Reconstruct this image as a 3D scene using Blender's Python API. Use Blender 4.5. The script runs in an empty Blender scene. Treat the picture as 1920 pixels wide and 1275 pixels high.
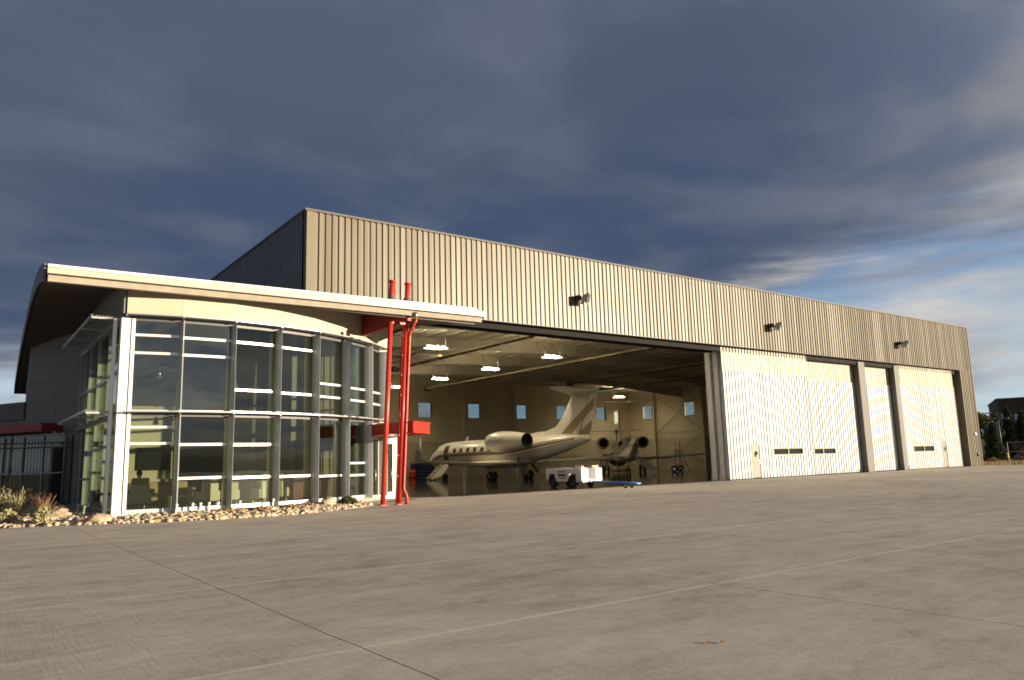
import bpy, math, random
from math import sin, cos, pi, radians as rad, sqrt, atan2
from mathutils import Vector, Matrix, noise
random.seed(7)
SC = bpy.context.scene
COL = SC.collection

# ------------------------------------------------------------------ helpers
class MB:
    """collects faces of one mesh"""
    def __init__(s): s.v=[]; s.f=[]; s.m=[]; s.sm=[]
    def add(s, vs, fs, mi=0, smooth=False):
        o=len(s.v); s.v+= [tuple(p) for p in vs]
        for f in fs: s.f.append([i+o for i in f]); s.m.append(mi); s.sm.append(smooth)
        return s
    def box(s, a, b, mi=0):
        x0,y0,z0=[min(p,q) for p,q in zip(a,b)]; x1,y1,z1=[max(p,q) for p,q in zip(a,b)]
        return s.add([(x0,y0,z0),(x1,y0,z0),(x1,y1,z0),(x0,y1,z0),(x0,y0,z1),(x1,y0,z1),(x1,y1,z1),(x0,y1,z1)],
            [(0,3,2,1),(4,5,6,7),(0,1,5,4),(1,2,6,5),(2,3,7,6),(3,0,4,7)], mi)
    def prism(s, poly, z0, z1, mi=0):
        n=len(poly)
        area=sum(poly[i][0]*poly[(i+1)%n][1]-poly[(i+1)%n][0]*poly[i][1] for i in range(n))
        if area<0: poly=poly[::-1]
        f0=(lambda p:z0) if not callable(z0) else z0
        f1=(lambda p:z1) if not callable(z1) else z1
        vs=[(x,y,f0((x,y))) for x,y in poly]+[(x,y,f1((x,y))) for x,y in poly]
        return s.add(vs,[tuple(range(n))[::-1],tuple(range(n,2*n))]+[(i,(i+1)%n,n+(i+1)%n,n+i) for i in range(n)],mi)
    def slab(s, p, q, t, z0, z1, side=0, mi=0):
        """wall piece from plan point p to q, thickness t (side -1/0/1), between z0 and z1"""
        dx,dy=q[0]-p[0],q[1]-p[1]; L=math.hypot(dx,dy); nx,ny=-dy/L,dx/L
        a=(side-1)*t/2; b=(side+1)*t/2
        return s.prism([(p[0]+nx*a,p[1]+ny*a),(q[0]+nx*a,q[1]+ny*a),(q[0]+nx*b,q[1]+ny*b),(p[0]+nx*b,p[1]+ny*b)],z0,z1,mi)
    def hexa(s, vs, mi=0):
        return s.add(vs,[(0,3,2,1),(4,5,6,7),(0,1,5,4),(1,2,6,5),(2,3,7,6),(3,0,4,7)],mi)
    def obox(s, c, size, M=None, mi=0, bev=0.0):
        hx,hy,hz=[d/2 for d in size]; c=Vector(c); M=M or Matrix.Identity(3)
        if bev<=0:
            pts=[(-hx,-hy,-hz),(hx,-hy,-hz),(hx,hy,-hz),(-hx,hy,-hz),(-hx,-hy,hz),(hx,-hy,hz),(hx,hy,hz),(-hx,hy,hz)]
            return s.hexa([c+M@Vector(p) for p in pts],mi)
        b=bev; prof=[(-hx+b,-hy),(hx-b,-hy),(hx,-hy+b),(hx,hy-b),(hx-b,hy),(-hx+b,hy),(-hx,hy-b),(-hx,-hy+b)]
        rings=[]
        for z,k in ((-hz,1),(-hz+b,0),(hz-b,0),(hz,1)):
            rings.append([c+M@Vector((x*(1-k*b/hx),y*(1-k*b/hy),z)) for x,y in prof])
        return s.loft(rings,mi,cap=True,smooth=False)
    def loft(s, rings, mi=0, cap=True, smooth=True, closed=True):
        n=len(rings[0]); vs=[p for r in rings for p in r]; fs=[]
        for i in range(len(rings)-1):
            for j in range(n if closed else n-1):
                k=(j+1)%n; fs.append((i*n+j,i*n+k,(i+1)*n+k,(i+1)*n+j))
        o=len(s.v); s.add(vs,fs,mi,smooth)
        if cap and closed:
            s.f.append([o+j for j in range(n)][::-1]); s.m.append(mi); s.sm.append(False)
            s.f.append([o+(len(rings)-1)*n+j for j in range(n)]); s.m.append(mi); s.sm.append(False)
        return s
    def tube(s, path, r, n=10, mi=0, smooth=True, cap=True):
        P=[Vector(p) for p in path]; rs=r if isinstance(r,(list,tuple)) else [r]*len(P)
        rings=[]; prev=None
        for i,p in enumerate(P):
            t=(P[min(i+1,len(P)-1)]-P[max(i-1,0)]).normalized()
            if prev is None:
                u=t.cross(Vector((0,0,1)))
                if u.length<1e-3: u=t.cross(Vector((0,1,0)))
            else: u=prev-t*prev.dot(t)
            u.normalize(); prev=u; w=t.cross(u)
            rings.append([p+(u*cos(2*pi*k/n)+w*sin(2*pi*k/n))*rs[i] for k in range(n)])
        return s.loft(rings,mi,cap,smooth)
    def cyl(s, a, b, r, n=16, mi=0, r2=None): return s.tube([a,b],[r,r if r2 is None else r2],n,mi)
    def ring(s, c, axis, r0, r1, h, n=20, mi=0):
        """flat tube ring (tyre like)"""
        ax=Vector(axis).normalized(); u=ax.orthogonal().normalized(); w=ax.cross(u); c=Vector(c)
        prof=[(r0,-h/2),(r1-.12*(r1-r0)-.02*r1,-h/2),(r1,-h/4),(r1,h/4),(r1-.12*(r1-r0)-.02*r1,h/2),(r0,h/2)]
        rings=[[c+ax*z+(u*cos(2*pi*k/n)+w*sin(2*pi*k/n))*r for r,z in prof] for k in range(n)]
        rings.append(rings[0]); return s.loft(rings,mi,cap=False,smooth=True)
    def ball(s, c, r, mi=0, n=10, m=7, sc=(1,1,1), jit=0, seed=0):
        c=Vector(c); rings=[]
        for i in range(1,m):
            th=pi*i/m
            rings.append([c+Vector((sc[0]*sin(th)*cos(2*pi*k/n),sc[1]*sin(th)*sin(2*pi*k/n),-sc[2]*cos(th)))*r*(1+jit*noise.noise(Vector((3*cos(2*pi*k/n)+seed,3*sin(2*pi*k/n),3*cos(th))))) for k in range(n)])
        o=len(s.v); s.loft(rings,mi,cap=False)
        s.v+= [tuple(c+Vector((0,0,-sc[2]*r))),tuple(c+Vector((0,0,sc[2]*r)))]; a=len(s.v)-2
        for k in range(n):
            s.f.append([a,o+(k+1)%n,o+k]); s.m.append(mi); s.sm.append(True)
            q=o+(m-2)*n; s.f.append([a+1,q+k,q+(k+1)%n]); s.m.append(mi); s.sm.append(True)
        return s

def wloc(o):
    p=Vector((0,0,0))
    while o is not None: p+=o.location; o=o.parent
    return p
def obj(name, mb, mats, parent=None, local=False):
    if not isinstance(mats,(list,tuple)): mats=[mats]
    if parent is not None:
        off=Vector((0,0,0)) if local else wloc(parent); loc=Vector((0,0,0))
    else:
        xs=[p[0] for p in mb.v]; ys=[p[1] for p in mb.v]; zs=[p[2] for p in mb.v]
        loc=Vector(((min(xs)+max(xs))/2,(min(ys)+max(ys))/2,min(zs))); off=loc
    me=bpy.data.meshes.new(name)
    me.from_pydata([(p[0]-off.x,p[1]-off.y,p[2]-off.z) for p in mb.v],[],mb.f)
    for m in mats: me.materials.append(m)
    me.polygons.foreach_set('material_index',mb.m); me.polygons.foreach_set('use_smooth',mb.sm); me.update()
    o=bpy.data.objects.new(name,me); COL.objects.link(o); o.location=loc
    if parent is not None: o.parent=parent
    return o
def tag(o,label,cat,group=None):
    o['label']=label; o['category']=cat
    if group: o['group']=group
    return o
def thing(name,label,cat,loc=(0,0,0),rz=0,group=None):
    o=bpy.data.objects.new(name,None); COL.objects.link(o); o.location=loc; o.rotation_euler=(0,0,rz); o.empty_display_size=.2
    return tag(o,label,cat,group)
def dup(root,loc,rz,label,group=None):
    r=root.copy(); COL.objects.link(r); r.location=loc; r.rotation_euler=(0,0,rz); r['label']=label
    if group: r['group']=group
    for ch in list(root.children):
        c=ch.copy(); COL.objects.link(c); c.parent=r
        for g in list(ch.children):
            d=g.copy(); COL.objects.link(d); d.parent=c
    return r
def structure(o): o['kind']='structure'; return o
def stuff(o): o['kind']='stuff'; return o

# ------------------------------------------------------------------ materials
MATS={}
def mat(name, col, rough=.6, metal=0., var=.12, scale=3., bump=0., bscale=40., spec=.5, coat=0., stretch=(1,1,1), dirt=None):
    m=bpy.data.materials.new(name); m.use_nodes=True; nt=m.node_tree; N=nt.nodes; L=nt.links
    b=N['Principled BSDF']; b.inputs['Roughness'].default_value=rough; b.inputs['Metallic'].default_value=metal
    b.inputs['Specular IOR Level'].default_value=spec; b.inputs['Coat Weight'].default_value=coat
    tc=N.new('ShaderNodeTexCoord'); mp=N.new('ShaderNodeMapping'); mp.inputs['Scale'].default_value=stretch
    L.new(tc.outputs['Object'],mp.inputs['Vector'])
    n1=N.new('ShaderNodeTexNoise'); n1.inputs['Scale'].default_value=scale; n1.inputs['Detail'].default_value=6
    L.new(mp.outputs[0],n1.inputs['Vector'])
    mix=N.new('ShaderNodeMix'); mix.data_type='RGBA'
    c=Vector(col); mix.inputs['A'].default_value=(*(c*(1-var)),1); mix.inputs['B'].default_value=(*(c*(1+var)),1)
    mr=N.new('ShaderNodeMapRange'); mr.inputs[1].default_value=.3; mr.inputs[2].default_value=.7
    L.new(n1.outputs['Fac'],mr.inputs[0]); L.new(mr.outputs[0],mix.inputs['Factor']); out=mix.outputs['Result']
    L.new(out,b.inputs['Base Color'])
    if bump>0:
        n2=N.new('ShaderNodeTexNoise'); n2.inputs['Scale'].default_value=bscale; n2.inputs['Detail'].default_value=4
        L.new(mp.outputs[0],n2.inputs['Vector']); bp=N.new('ShaderNodeBump'); bp.inputs['Strength'].default_value=bump; bp.inputs['Distance'].default_value=.02
        L.new(n2.outputs['Fac'],bp.inputs['Height']); L.new(bp.outputs[0],b.inputs['Normal'])
    MATS[name]=m; return m
def emit(name,col,st):
    m=bpy.data.materials.new(name); m.use_nodes=True; b=m.node_tree.nodes['Principled BSDF']
    b.inputs['Base Color'].default_value=(.8,.8,.8,1); b.inputs['Emission Color'].default_value=(*col,1); b.inputs['Emission Strength'].default_value=st
    return m
def glass(name,tint,f0=.09,wave=.0,wscale=.8):
    m=bpy.data.materials.new(name); m.use_nodes=True; nt=m.node_tree; N=nt.nodes; L=nt.links
    N.remove(N['Principled BSDF']); out=N['Material Output']
    tr=N.new('ShaderNodeBsdfTransparent'); tr.inputs[0].default_value=(*tint,1)
    gl=N.new('ShaderNodeBsdfGlossy'); gl.inputs['Roughness'].default_value=.0; gl.inputs['Color'].default_value=(.9,.95,.92,1)
    fr=N.new('ShaderNodeLayerWeight'); fr.inputs['Blend'].default_value=.18
    mr=N.new('ShaderNodeMapRange'); mr.inputs[3].default_value=f0; mr.inputs[4].default_value=.9
    L.new(fr.outputs['Fresnel'],mr.inputs[0]); mx=N.new('ShaderNodeMixShader'); L.new(mr.outputs[0],mx.inputs[0])
    L.new(tr.outputs[0],mx.inputs[1]); L.new(gl.outputs[0],mx.inputs[2]); L.new(mx.outputs[0],out.inputs['Surface'])
    if wave>0:
        tc=N.new('ShaderNodeTexCoord'); n=N.new('ShaderNodeTexNoise'); n.inputs['Scale'].default_value=wscale; n.inputs['Detail'].default_value=1.
        L.new(tc.outputs['Object'],n.inputs['Vector']); bp=N.new('ShaderNodeBump'); bp.inputs['Strength'].default_value=wave; bp.inputs['Distance'].default_value=.05
        L.new(n.outputs['Fac'],bp.inputs['Height']); L.new(bp.outputs[0],gl.inputs['Normal']); L.new(bp.outputs[0],fr.inputs['Normal'])
    return m

TAN=mat('tan_metal_cladding',(.150,.124,.083),.41,.0,.14,1.3,spec=.31,stretch=(1,1,.12))
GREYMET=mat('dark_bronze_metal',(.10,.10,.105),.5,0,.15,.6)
SIDECLAD=mat('grey_side_cladding',(.12,.125,.14),.5,0,.1,.5)
WHITECLAD=mat('white_door_cladding',(.53,.535,.54),.42,0,.06,.5,spec=.5,stretch=(1,1,.15))
CREAMBAND=mat('translucent_cream_band',(.36,.325,.235),.5,0,.05,.6,stretch=(1,1,.3))
STEEL=mat('painted_grey_steel',(.34,.335,.32),.5,.0,.08,1.)
COLWHITE=mat('white_door_post_paint',(.62,.60,.58),.5,0,.06,1.)
DARK=mat('dark_trim_and_gap_shade',(.025,.022,.02),.7)  # near-black for real dark parts, and painted shade in door gaps and recesses
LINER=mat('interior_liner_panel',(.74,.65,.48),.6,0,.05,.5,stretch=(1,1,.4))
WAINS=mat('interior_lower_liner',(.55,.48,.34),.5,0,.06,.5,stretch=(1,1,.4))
CEIL=mat('ceiling_insulation_vinyl',(.68,.62,.47),.75,0,.06,.4,spec=.2)
BEAM=mat('pale_frame_steel',(.66,.61,.50),.55,0,.05,1.)
FLOOR=mat('hangar_epoxy_floor',(.055,.05,.042),.07,0,.15,.25,spec=.6,bump=.02,bscale=.6)
ALU=mat('anodised_aluminium',(.74,.73,.71),.38,.35,.04,1.,stretch=(1,1,.2))
ALUDK=mat('brushed_aluminium_fin',(.42,.425,.435),.34,.35,.05,1.,stretch=(1,1,.1))
STUCCO=mat('cream_stucco',(.49,.435,.32),.8,0,.03,.8,bump=.15,bscale=60)
STUCCOG=mat('grey_stucco_slab',(.31,.27,.21),.85,0,.10,3.,bump=.25,bscale=60)
GREYPANEL=mat('grey_fibre_cement_panel',(.22,.215,.21),.75,0,.04,.7,bump=.1,bscale=60)
SOFFIT=mat('dark_soffit_board',(.13,.105,.085),.7,0,.06,.5)
CREAMG=mat('cream_gutter_metal',(.50,.44,.33),.4,0,.04,.5)
WHITE=mat('white_gutter_metal',(.80,.79,.76),.35,0,.03,.6)
ROOFM=mat('grey_roof_membrane',(.25,.25,.26),.6)
RED=mat('red_gloss_paint',(.47,.032,.018),.38,0,.10,1.5,coat=.15)
REDDK=mat('dark_red_fascia_paint',(.30,.035,.03),.5,0,.06,1.)
CONC=None
GLASS=glass('green_tinted_glass',(.755,.78,.71),.055,.012,.9)
GLASSW=glass('wavy_tinted_glass',(.70,.72,.67),.13,.22,1.0)
GLASSC=glass('clear_window_glass',(.58,.66,.68),.05)
GLASSF=glass('pale_side_glass',(.80,.84,.74),.07)
DKGLASS=mat('dark_glass',(.02,.024,.026),.05,0,.1,1.,spec=.8)
JET=mat('pearl_white_aircraft_paint',(.78,.73,.63),.28,0,.02,.6,spec=.5,coat=.4)
JETGOLD=mat('gold_beige_stripe_paint',(.36,.27,.15),.3,.1,.04,1.)
JETBRN=mat('brown_grey_stripe_paint',(.17,.14,.11),.35,0,.04,1.)
BLACK=mat('black_void',(.004,.004,.004),.8)
RUBBER=mat('tyre_rubber',(.02,.02,.021),.75,0,.15,4.)
CHROME=mat('bare_metal',(.55,.54,.52),.3,.8,.05,2.)
CABIN=mat('wood_cabin_lining',(.10,.035,.015),.5,0,.2,3.)
TUGW=mat('white_tug_paint',(.76,.75,.74),.35,0,.03,1.)
BLUE=mat('blue_towbar_paint',(.03,.14,.42),.4,0,.1,3.)
TBLUE=mat('dark_blue_cabinet_paint',(.012,.022,.07),.4,0,.1,2.)
ORANGE=mat('amber_lens',(.80,.33,.03),.3)
YELLOW=mat('yellow_paint',(.62,.42,.04),.5,0,.1,2.)
BLKMET=mat('black_fence_metal',(.012,.012,.013),.45)
BARK=mat('bark',(.09,.065,.045),.9,0,.3,6.)
LEAF=mat('dark_leaf',(.045,.062,.02),.7,0,.45,1.2)
LEAFY=mat('yellow_green_leaf',(.115,.11,.03),.7,0,.35,1.2)
PINE=mat('pine_needle',(.018,.03,.018),.8,0,.4,2.)
STRAW=mat('straw_grass',(.38,.30,.14),.8,0,.25,3.)
SAGE=mat('sage_shrub',(.30,.28,.15),.8,0,.3,3.)
REDPL=mat('red_brown_ground_cover',(.15,.05,.03),.8,0,.4,4.)
BOULD=mat('tan_boulder',(.42,.32,.21),.9,0,.30,6.,bump=.8,bscale=25)
LAMPM=emit('fluorescent_tube_light',(1.,.87,.60),46.)
WOODLT=mat('light_oak',(.40,.29,.14),.5,0,.1,2.,stretch=(1,6,1))
UPH=mat('pale_upholstery',(.62,.60,.46),.75,0,.04,3.)
UPHT=mat('tan_leather_upholstery',(.36,.27,.12),.6,0,.1,3.)
CARPET=mat('dark_carpet',(.06,.05,.04),.9,0,.2,6.)
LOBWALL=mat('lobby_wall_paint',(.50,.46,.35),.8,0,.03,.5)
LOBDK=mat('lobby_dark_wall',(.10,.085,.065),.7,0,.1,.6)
SKIN=mat('skin',(.45,.26,.17),.6); SHIRT=mat('blue_shirt',(.08,.12,.26),.8); TROU=mat('dark_trousers',(.03,.03,.035),.8)

# concrete with saw joints, broom marks, tyre stains
def concrete():
    m=bpy.data.materials.new('apron_concrete'); m.use_nodes=True; nt=m.node_tree; N=nt.nodes; L=nt.links; b=N['Principled BSDF']
    tc=N.new('ShaderNodeTexCoord'); geo=tc.outputs['Object']
    def noi(scale,det=6,stretch=(1,1,1),rot=0,dist=0,rough=.55):
        mp=N.new('ShaderNodeMapping'); mp.inputs['Scale'].default_value=stretch; mp.inputs['Rotation'].default_value=(0,0,rot)
        L.new(geo,mp.inputs[0]); n=N.new('ShaderNodeTexNoise'); n.inputs['Scale'].default_value=scale; n.inputs['Detail'].default_value=det
        n.inputs['Distortion'].default_value=dist; n.inputs['Roughness'].default_value=rough; L.new(mp.outputs[0],n.inputs['Vector']); return n.outputs['Fac']
    def mth(op,a,bv=None,c=None):
        n=N.new('ShaderNodeMath'); n.operation=op
        for i,x in enumerate((a,bv,c)):
            if x is None: continue
            if isinstance(x,(int,float)): n.inputs[i].default_value=x
            else: L.new(x,n.inputs[i])
        return n.outputs[0]
    def rng(v,a,b_,c,d):
        n=N.new('ShaderNodeMapRange'); n.interpolation_type='SMOOTHSTEP'
        for i,x in zip((1,2,3,4),(a,b_,c,d)): n.inputs[i].default_value=x
        L.new(v,n.inputs[0]); return n.outputs[0]
    big=noi(.10,5,(1,1,1),0,.6); mid=noi(.55,7,(1,2.6,1),.5,.4,.62); fine=noi(9,8); broom=noi(26,3,(1,.06,1),0)
    grit=noi(70,4)
    mot=noi(1.7,5,(1,1.5,1),.8,.8,.6); val=mth('ADD',mth('ADD',mth('MULTIPLY',big,.28),mth('MULTIPLY',mid,.30)),mth('ADD',mth('ADD',mth('MULTIPLY',fine,.16),mth('MULTIPLY',mot,.20)),mth('ADD',mth('MULTIPLY',broom,.07),mth('MULTIPLY',mth('SUBTRACT',noi(38,5,(1,1,1),0,0,.7),.5),.30))))
    ramp=N.new('ShaderNodeValToRGB'); e=ramp.color_ramp.elements
    e[0].position=.36; e[0].color=(.245,.212,.178,1); e[1].position=.66; e[1].color=(.66,.58,.475,1)
    k=e.new(.5); k.color=(.455,.398,.33,1)
    L.new(val,ramp.inputs[0])
    sp=N.new('ShaderNodeSeparateXYZ'); L.new(geo,sp.inputs[0])
    wob=mth('MULTIPLY',mth('SUBTRACT',noi(1.2,3),.5),.05)
    def lines(c,off,per,w):
        x=mth('ADD',mth('SUBTRACT',c,off),wob); d=mth('ABSOLUTE',mth('SUBTRACT',mth('FRACT',mth('ADD',mth('DIVIDE',x,per),.5)),.5))
        return mth('SUBTRACT',1.,rng(mth('MULTIPLY',d,per),w*.45,w,0.,1.))
    jx=lines(sp.outputs['X'],-4.45,5.15,.017); jy=lines(sp.outputs['Y'],-23.3,4.92,.05)
    # tyre arcs: thin rings
    def arc(cx,cy,r,w,amp):
        dx=mth('SUBTRACT',sp.outputs['X'],cx); dy=mth('SUBTRACT',sp.outputs['Y'],cy)
        d=mth('SQRT',mth('ADD',mth('MULTIPLY',dx,dx),mth('MULTIPLY',dy,dy)))
        t=mth('ABSOLUTE',mth('SUBTRACT',d,r)); a=mth('SUBTRACT',1.,rng(t,w*.9,w*2.6,0,1))
        tr=mth('MULTIPLY',a,rng(noi(5,3,(1,1,1)),.38,.56,.25,1.)); return mth('MULTIPLY',mth('MULTIPLY',tr,rng(noi(.35,2),.36,.52,0,1)),amp*1.5)
    st=None
    for c in ((-1.,-14.5,4.6,.16,.30),(-1.1,-14.4,5.5,.15,.25),(9,-14,6.5,.17,.32),(9.2,-14.2,7.6,.17,.26),(22,-9,6.,.2,.30),(22,-9,7.4,.2,.24),(40,-12,7,.25,.35),(30,-18,16,.2,.22),(-9,-20,7,.15,.2),(-7.5,-13.,2.6,.14,.3),(-7.5,-13.,3.4,.14,.26),(3,-22,12,.2,.22),(14,-3.,9,.2,.3)):
        a=arc(*c); st=a if st is None else mth('MAXIMUM',st,a)
    dk=N.new('ShaderNodeMix'); dk.data_type='RGBA'; L.new(ramp.outputs[0],dk.inputs['A']); dk.inputs['B'].default_value=(.09,.078,.07,1); L.new(st,dk.inputs['Factor'])
    j1=N.new('ShaderNodeMix'); j1.data_type='RGBA'; L.new(dk.outputs['Result'],j1.inputs['A']); j1.inputs['B'].default_value=(.72,.63,.50,1); L.new(mth('MULTIPLY',jy,.6),j1.inputs['Factor'])
    j2=N.new('ShaderNodeMix'); j2.data_type='RGBA'; L.new(j1.outputs['Result'],j2.inputs['A']); j2.inputs['B'].default_value=(.05,.043,.038,1); L.new(mth('MULTIPLY',jx,.58),j2.inputs['Factor'])
    L.new(j2.outputs['Result'],b.inputs['Base Color']); b.inputs['Roughness'].default_value=.8; b.inputs['Specular IOR Level'].default_value=.3
    h=mth('ADD',mth('MULTIPLY',grit,.5),mth('ADD',mth('MULTIPLY',broom,.35),mth('MULTIPLY',mid,1.2)))
    h=mth('SUBTRACT',h,mth('MULTIPLY',jx,.8))
    bp=N.new('ShaderNodeBump'); bp.inputs['Strength'].default_value=.5; bp.inputs['Distance'].default_value=.012; L.new(h,bp.inputs['Height']); L.new(bp.outputs[0],b.inputs['Normal'])
    return m
CONC=concrete()
DIRT=mat('dry_dirt_and_grass',(.20,.15,.08),.95,0,.35,.5,bump=.6,bscale=6)
HILLM=mat('dark_scrub_hills',(.05,.055,.04),.95,0,.4,.01)
BEDM=mat('dark_bed_soil',(.10,.08,.06),.95,0,.3,2.)
ROCKM=[mat('river_rock_tan',(.44,.34,.22),.8,0,.25,5.),mat('river_rock_pale',(.55,.46,.33),.8,0,.2,5.),mat('river_rock_grey',(.30,.26,.21),.8,0,.25,5.),mat('river_rock_rust',(.42,.24,.12),.8,0,.25,5.)]

# ------------------------------------------------------------------ camera, sun, sky
v=dict(f=1416.6,pitch=.159039,roll=-.027859,yaw=.933217,loc=(-12.7423,-33.2558,1.7))
cd=bpy.data.cameras.new('camera'); cam=bpy.data.objects.new('camera',cd); COL.objects.link(cam); SC.camera=cam
fw=Vector((cos(v['yaw'])*cos(v['pitch']),sin(v['yaw'])*cos(v['pitch']),sin(v['pitch']))); rt=Vector((sin(v['yaw']),-cos(v['yaw']),0)); up=rt.cross(fw)
r2=rt*cos(v['roll'])+up*sin(v['roll']); u2=-rt*sin(v['roll'])+up*cos(v['roll'])
R=Matrix((r2,u2,-fw)).transposed()
cam.matrix_world=Matrix.Translation(v['loc'])@R.to_4x4()
cd.sensor_width=36; cd.lens=v['f']*36/1920; cd.clip_end=6000; cd.clip_start=.1
PHI,ELEV=51.,6.9
sd=Vector((cos(rad(PHI))*cos(rad(ELEV)),-sin(rad(PHI))*cos(rad(ELEV)),sin(rad(ELEV))))
sl=bpy.data.lights.new('sun','SUN'); sl.energy=5.0; sl.angle=rad(.53); sl.color=(1.,.845,.62)
so=bpy.data.objects.new('sun',sl); COL.objects.link(so); so.rotation_euler=sd.to_track_quat('Z','Y').to_euler(); so.location=(60,-90,60)

def world():
    w=bpy.data.worlds.new('World'); SC.world=w; w.use_nodes=True; nt=w.node_tree; N=nt.nodes; L=nt.links
    bg=N['Background']; bg.inputs['Strength'].default_value=.1
    sky=N.new('ShaderNodeTexSky'); sky.sky_type='NISHITA'; sky.sun_disc=False; sky.sun_elevation=rad(ELEV); sky.sun_rotation=atan2(sd.x,sd.y)
    sky.air_density=1.; sky.dust_density=.6; sky.ozone_density=1.5
    tc=N.new('ShaderNodeTexCoord'); sp=N.new('ShaderNodeSeparateXYZ'); L.new(tc.outputs['Generated'],sp.inputs[0])
    def mth(op,a,b=None):
        n=N.new('ShaderNodeMath'); n.operation=op
        for i,x in enumerate((a,b)):
            if x is None: continue
            if isinstance(x,(int,float)): n.inputs[i].default_value=x
            else: L.new(x,n.inputs[i])
        return n.outputs[0]
    def rng(v,a,b,c,d):
        n=N.new('ShaderNodeMapRange'); n.interpolation_type='SMOOTHSTEP'
        for i,x in zip((1,2,3,4),(a,b,c,d)): n.inputs[i].default_value=x
        L.new(v,n.inputs[0]); return n.outputs[0]
    zz=mth('ADD',mth('MAXIMUM',sp.outputs['Z'],0.),.10)
    cb=N.new('ShaderNodeCombineXYZ'); L.new(mth('DIVIDE',sp.outputs['X'],zz),cb.inputs[0]); L.new(mth('DIVIDE',sp.outputs['Y'],zz),cb.inputs[1])
    def noi(scale,det,off,dist=.3,rough=.55,src=None,stretch=(1,1,1)):
        mp=N.new('ShaderNodeMapping'); mp.inputs['Location'].default_value=off; mp.inputs['Scale'].default_value=stretch
        mp.inputs['Rotation'].default_value=(0,0,rad(-35)); L.new(src or cb.outputs[0],mp.inputs[0])
        n=N.new('ShaderNodeTexNoise'); n.inputs['Scale'].default_value=scale; n.inputs['Detail'].default_value=det; n.inputs['Distortion'].default_value=dist; n.inputs['Roughness'].default_value=rough
        L.new(mp.outputs[0],n.inputs['Vector']); return n.outputs['Fac']
    def mixc(f,a,b):
        n=N.new('ShaderNodeMix'); n.data_type='RGBA'
        for i,x in (('Factor',f),('A',a),('B',b)):
            if isinstance(x,(tuple,float,int)): n.inputs[i].default_value=x
            else: L.new(x,n.inputs[i])
        return n.outputs['Result']
    S=10.
    def c(r,g,b): return (r*S,g*S,b*S,1)
    big=noi(.5,4,(3.1,1.7,0),.2,.45,None,(1,1.3,1)); med=noi(1.5,5,(1.2,4.4,0),.25,.5,None,(1,1.25,1))
    upf=rng(mth('ADD',sp.outputs['Z'],mth('MULTIPLY',mth('SUBTRACT',big,.5),.9)),.16,.62,0,1)
    deck=mixc(upf,c(.027,.041,.076),c(.037,.046,.074))
    deck=mixc(rng(big,.40,.72,0,.55),deck,c(.048,.060,.088))
    deck=mixc(rng(med,.42,.68,0,.55),deck,c(.072,.082,.108))
    # low clouds near the horizon, bright and broken, in direction space stretched flat
    low=noi(4.6,6,(.4,2.2,.3),.35,.55,tc.outputs['Generated'],(1,1,4.2)); low2=noi(2.6,5,(2.4,.2,1.3),.5,.55,tc.outputs['Generated'],(1,1,4.5))
    blue=mixc(rng(sp.outputs['Z'],0.,.30,0,1),c(.24,.33,.42),c(.055,.115,.24)); blue=mixc(.25,blue,sky.outputs[0])
    bright=mixc(rng(low2,.35,.7,0,1),c(.12,.135,.17),c(.34,.315,.28))
    lowsky=mixc(rng(low,.36,.66,0,1),blue,bright)
    # deck edge: higher on the right (+X) than on the left
    az=mth('ADD',mth('MULTIPLY',mth('POWER',mth('MAXIMUM',sp.outputs['X'],0.),5.),.25),.075)
    edge=mth('SUBTRACT',sp.outputs['Z'],mth('ADD',az,mth('MULTIPLY',mth('SUBTRACT',low2,.5),.40)))
    cov=rng(edge,-.05,.12,0,1)
    front=mixc(cov,lowsky,deck)
    # towards the sun the deck is broken and paler
    sunw=rng(mth('ADD',mth('MULTIPLY',sp.outputs['X'],sd.x),mth('MULTIPLY',sp.outputs['Y'],sd.y)),.0,.8,0,1)
    pale=mixc(rng(med,.35,.65,0,1),c(.14,.17,.22),c(.30,.28,.25))
    deck_=None
    final=mixc(mth('MULTIPLY',sunw,.75),front,pale)
    L.new(final,bg.inputs['Color'])
world()
vs_=SC.view_settings; vs_.view_transform='Standard'; vs_.look='None'; vs_.exposure=1.1; vs_.gamma=1.; vs_.use_curve_mapping=False
SC.cycles.use_denoising=True; SC.cycles.max_bounces=10; SC.cycles.transparent_max_bounces=24; SC.cycles.diffuse_bounces=5; SC.cycles.glossy_bounces=5
SC.cycles.caustics_reflective=False; SC.cycles.caustics_refractive=False; SC.cycles.sample_clamp_indirect=6.; SC.cycles.filter_width=1.75

# ------------------------------------------------------------------ ground, apron, hills
ARC=[(-8.06,-4.06),(-6.28,-4.33),(-4.48,-4.34),(-2.71,-4.08),(-.99,-3.57),(.64,-2.80),(2.14,-1.81),(3.47,-.61)]
def hgt(x,y):
    d=min(math.hypot(x-a,y-b) for a,b in ARC+[(-8,0),(-8,4)])
    t=max(0,min(1,1-d/5.5)); k=.09*t*t*(3-2*t)
    if x>70: k+=.16*min(1,(x-70)/12)
    return k
def grid(xs,ys,fz):
    mb=MB(); n=len(xs)
    mb.add([(x,y,fz(x,y)) for y in ys for x in xs],[(j*n+i,j*n+i+1,(j+1)*n+i+1,(j+1)*n+i) for j in range(len(ys)-1) for i in range(n-1)],0,True); return mb
def fr(a,b,s): return [a+i*(b-a)/max(1,round((b-a)/s)) for i in range(max(1,round((b-a)/s))+1)]
g=grid([-2600,-900,-300,-120,-60]+fr(-40,76,4)+[80,86,92,98,110,130,170,260,500,1000,2600],[-2600,-900,-300,-120]+fr(-70,70,5)+[90,150,300,900,2600],lambda x,y:hgt(x,y)-.03 if abs(x)<300 and abs(y)<300 else -.03)
structure(obj('ground',g,DIRT))
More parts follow.
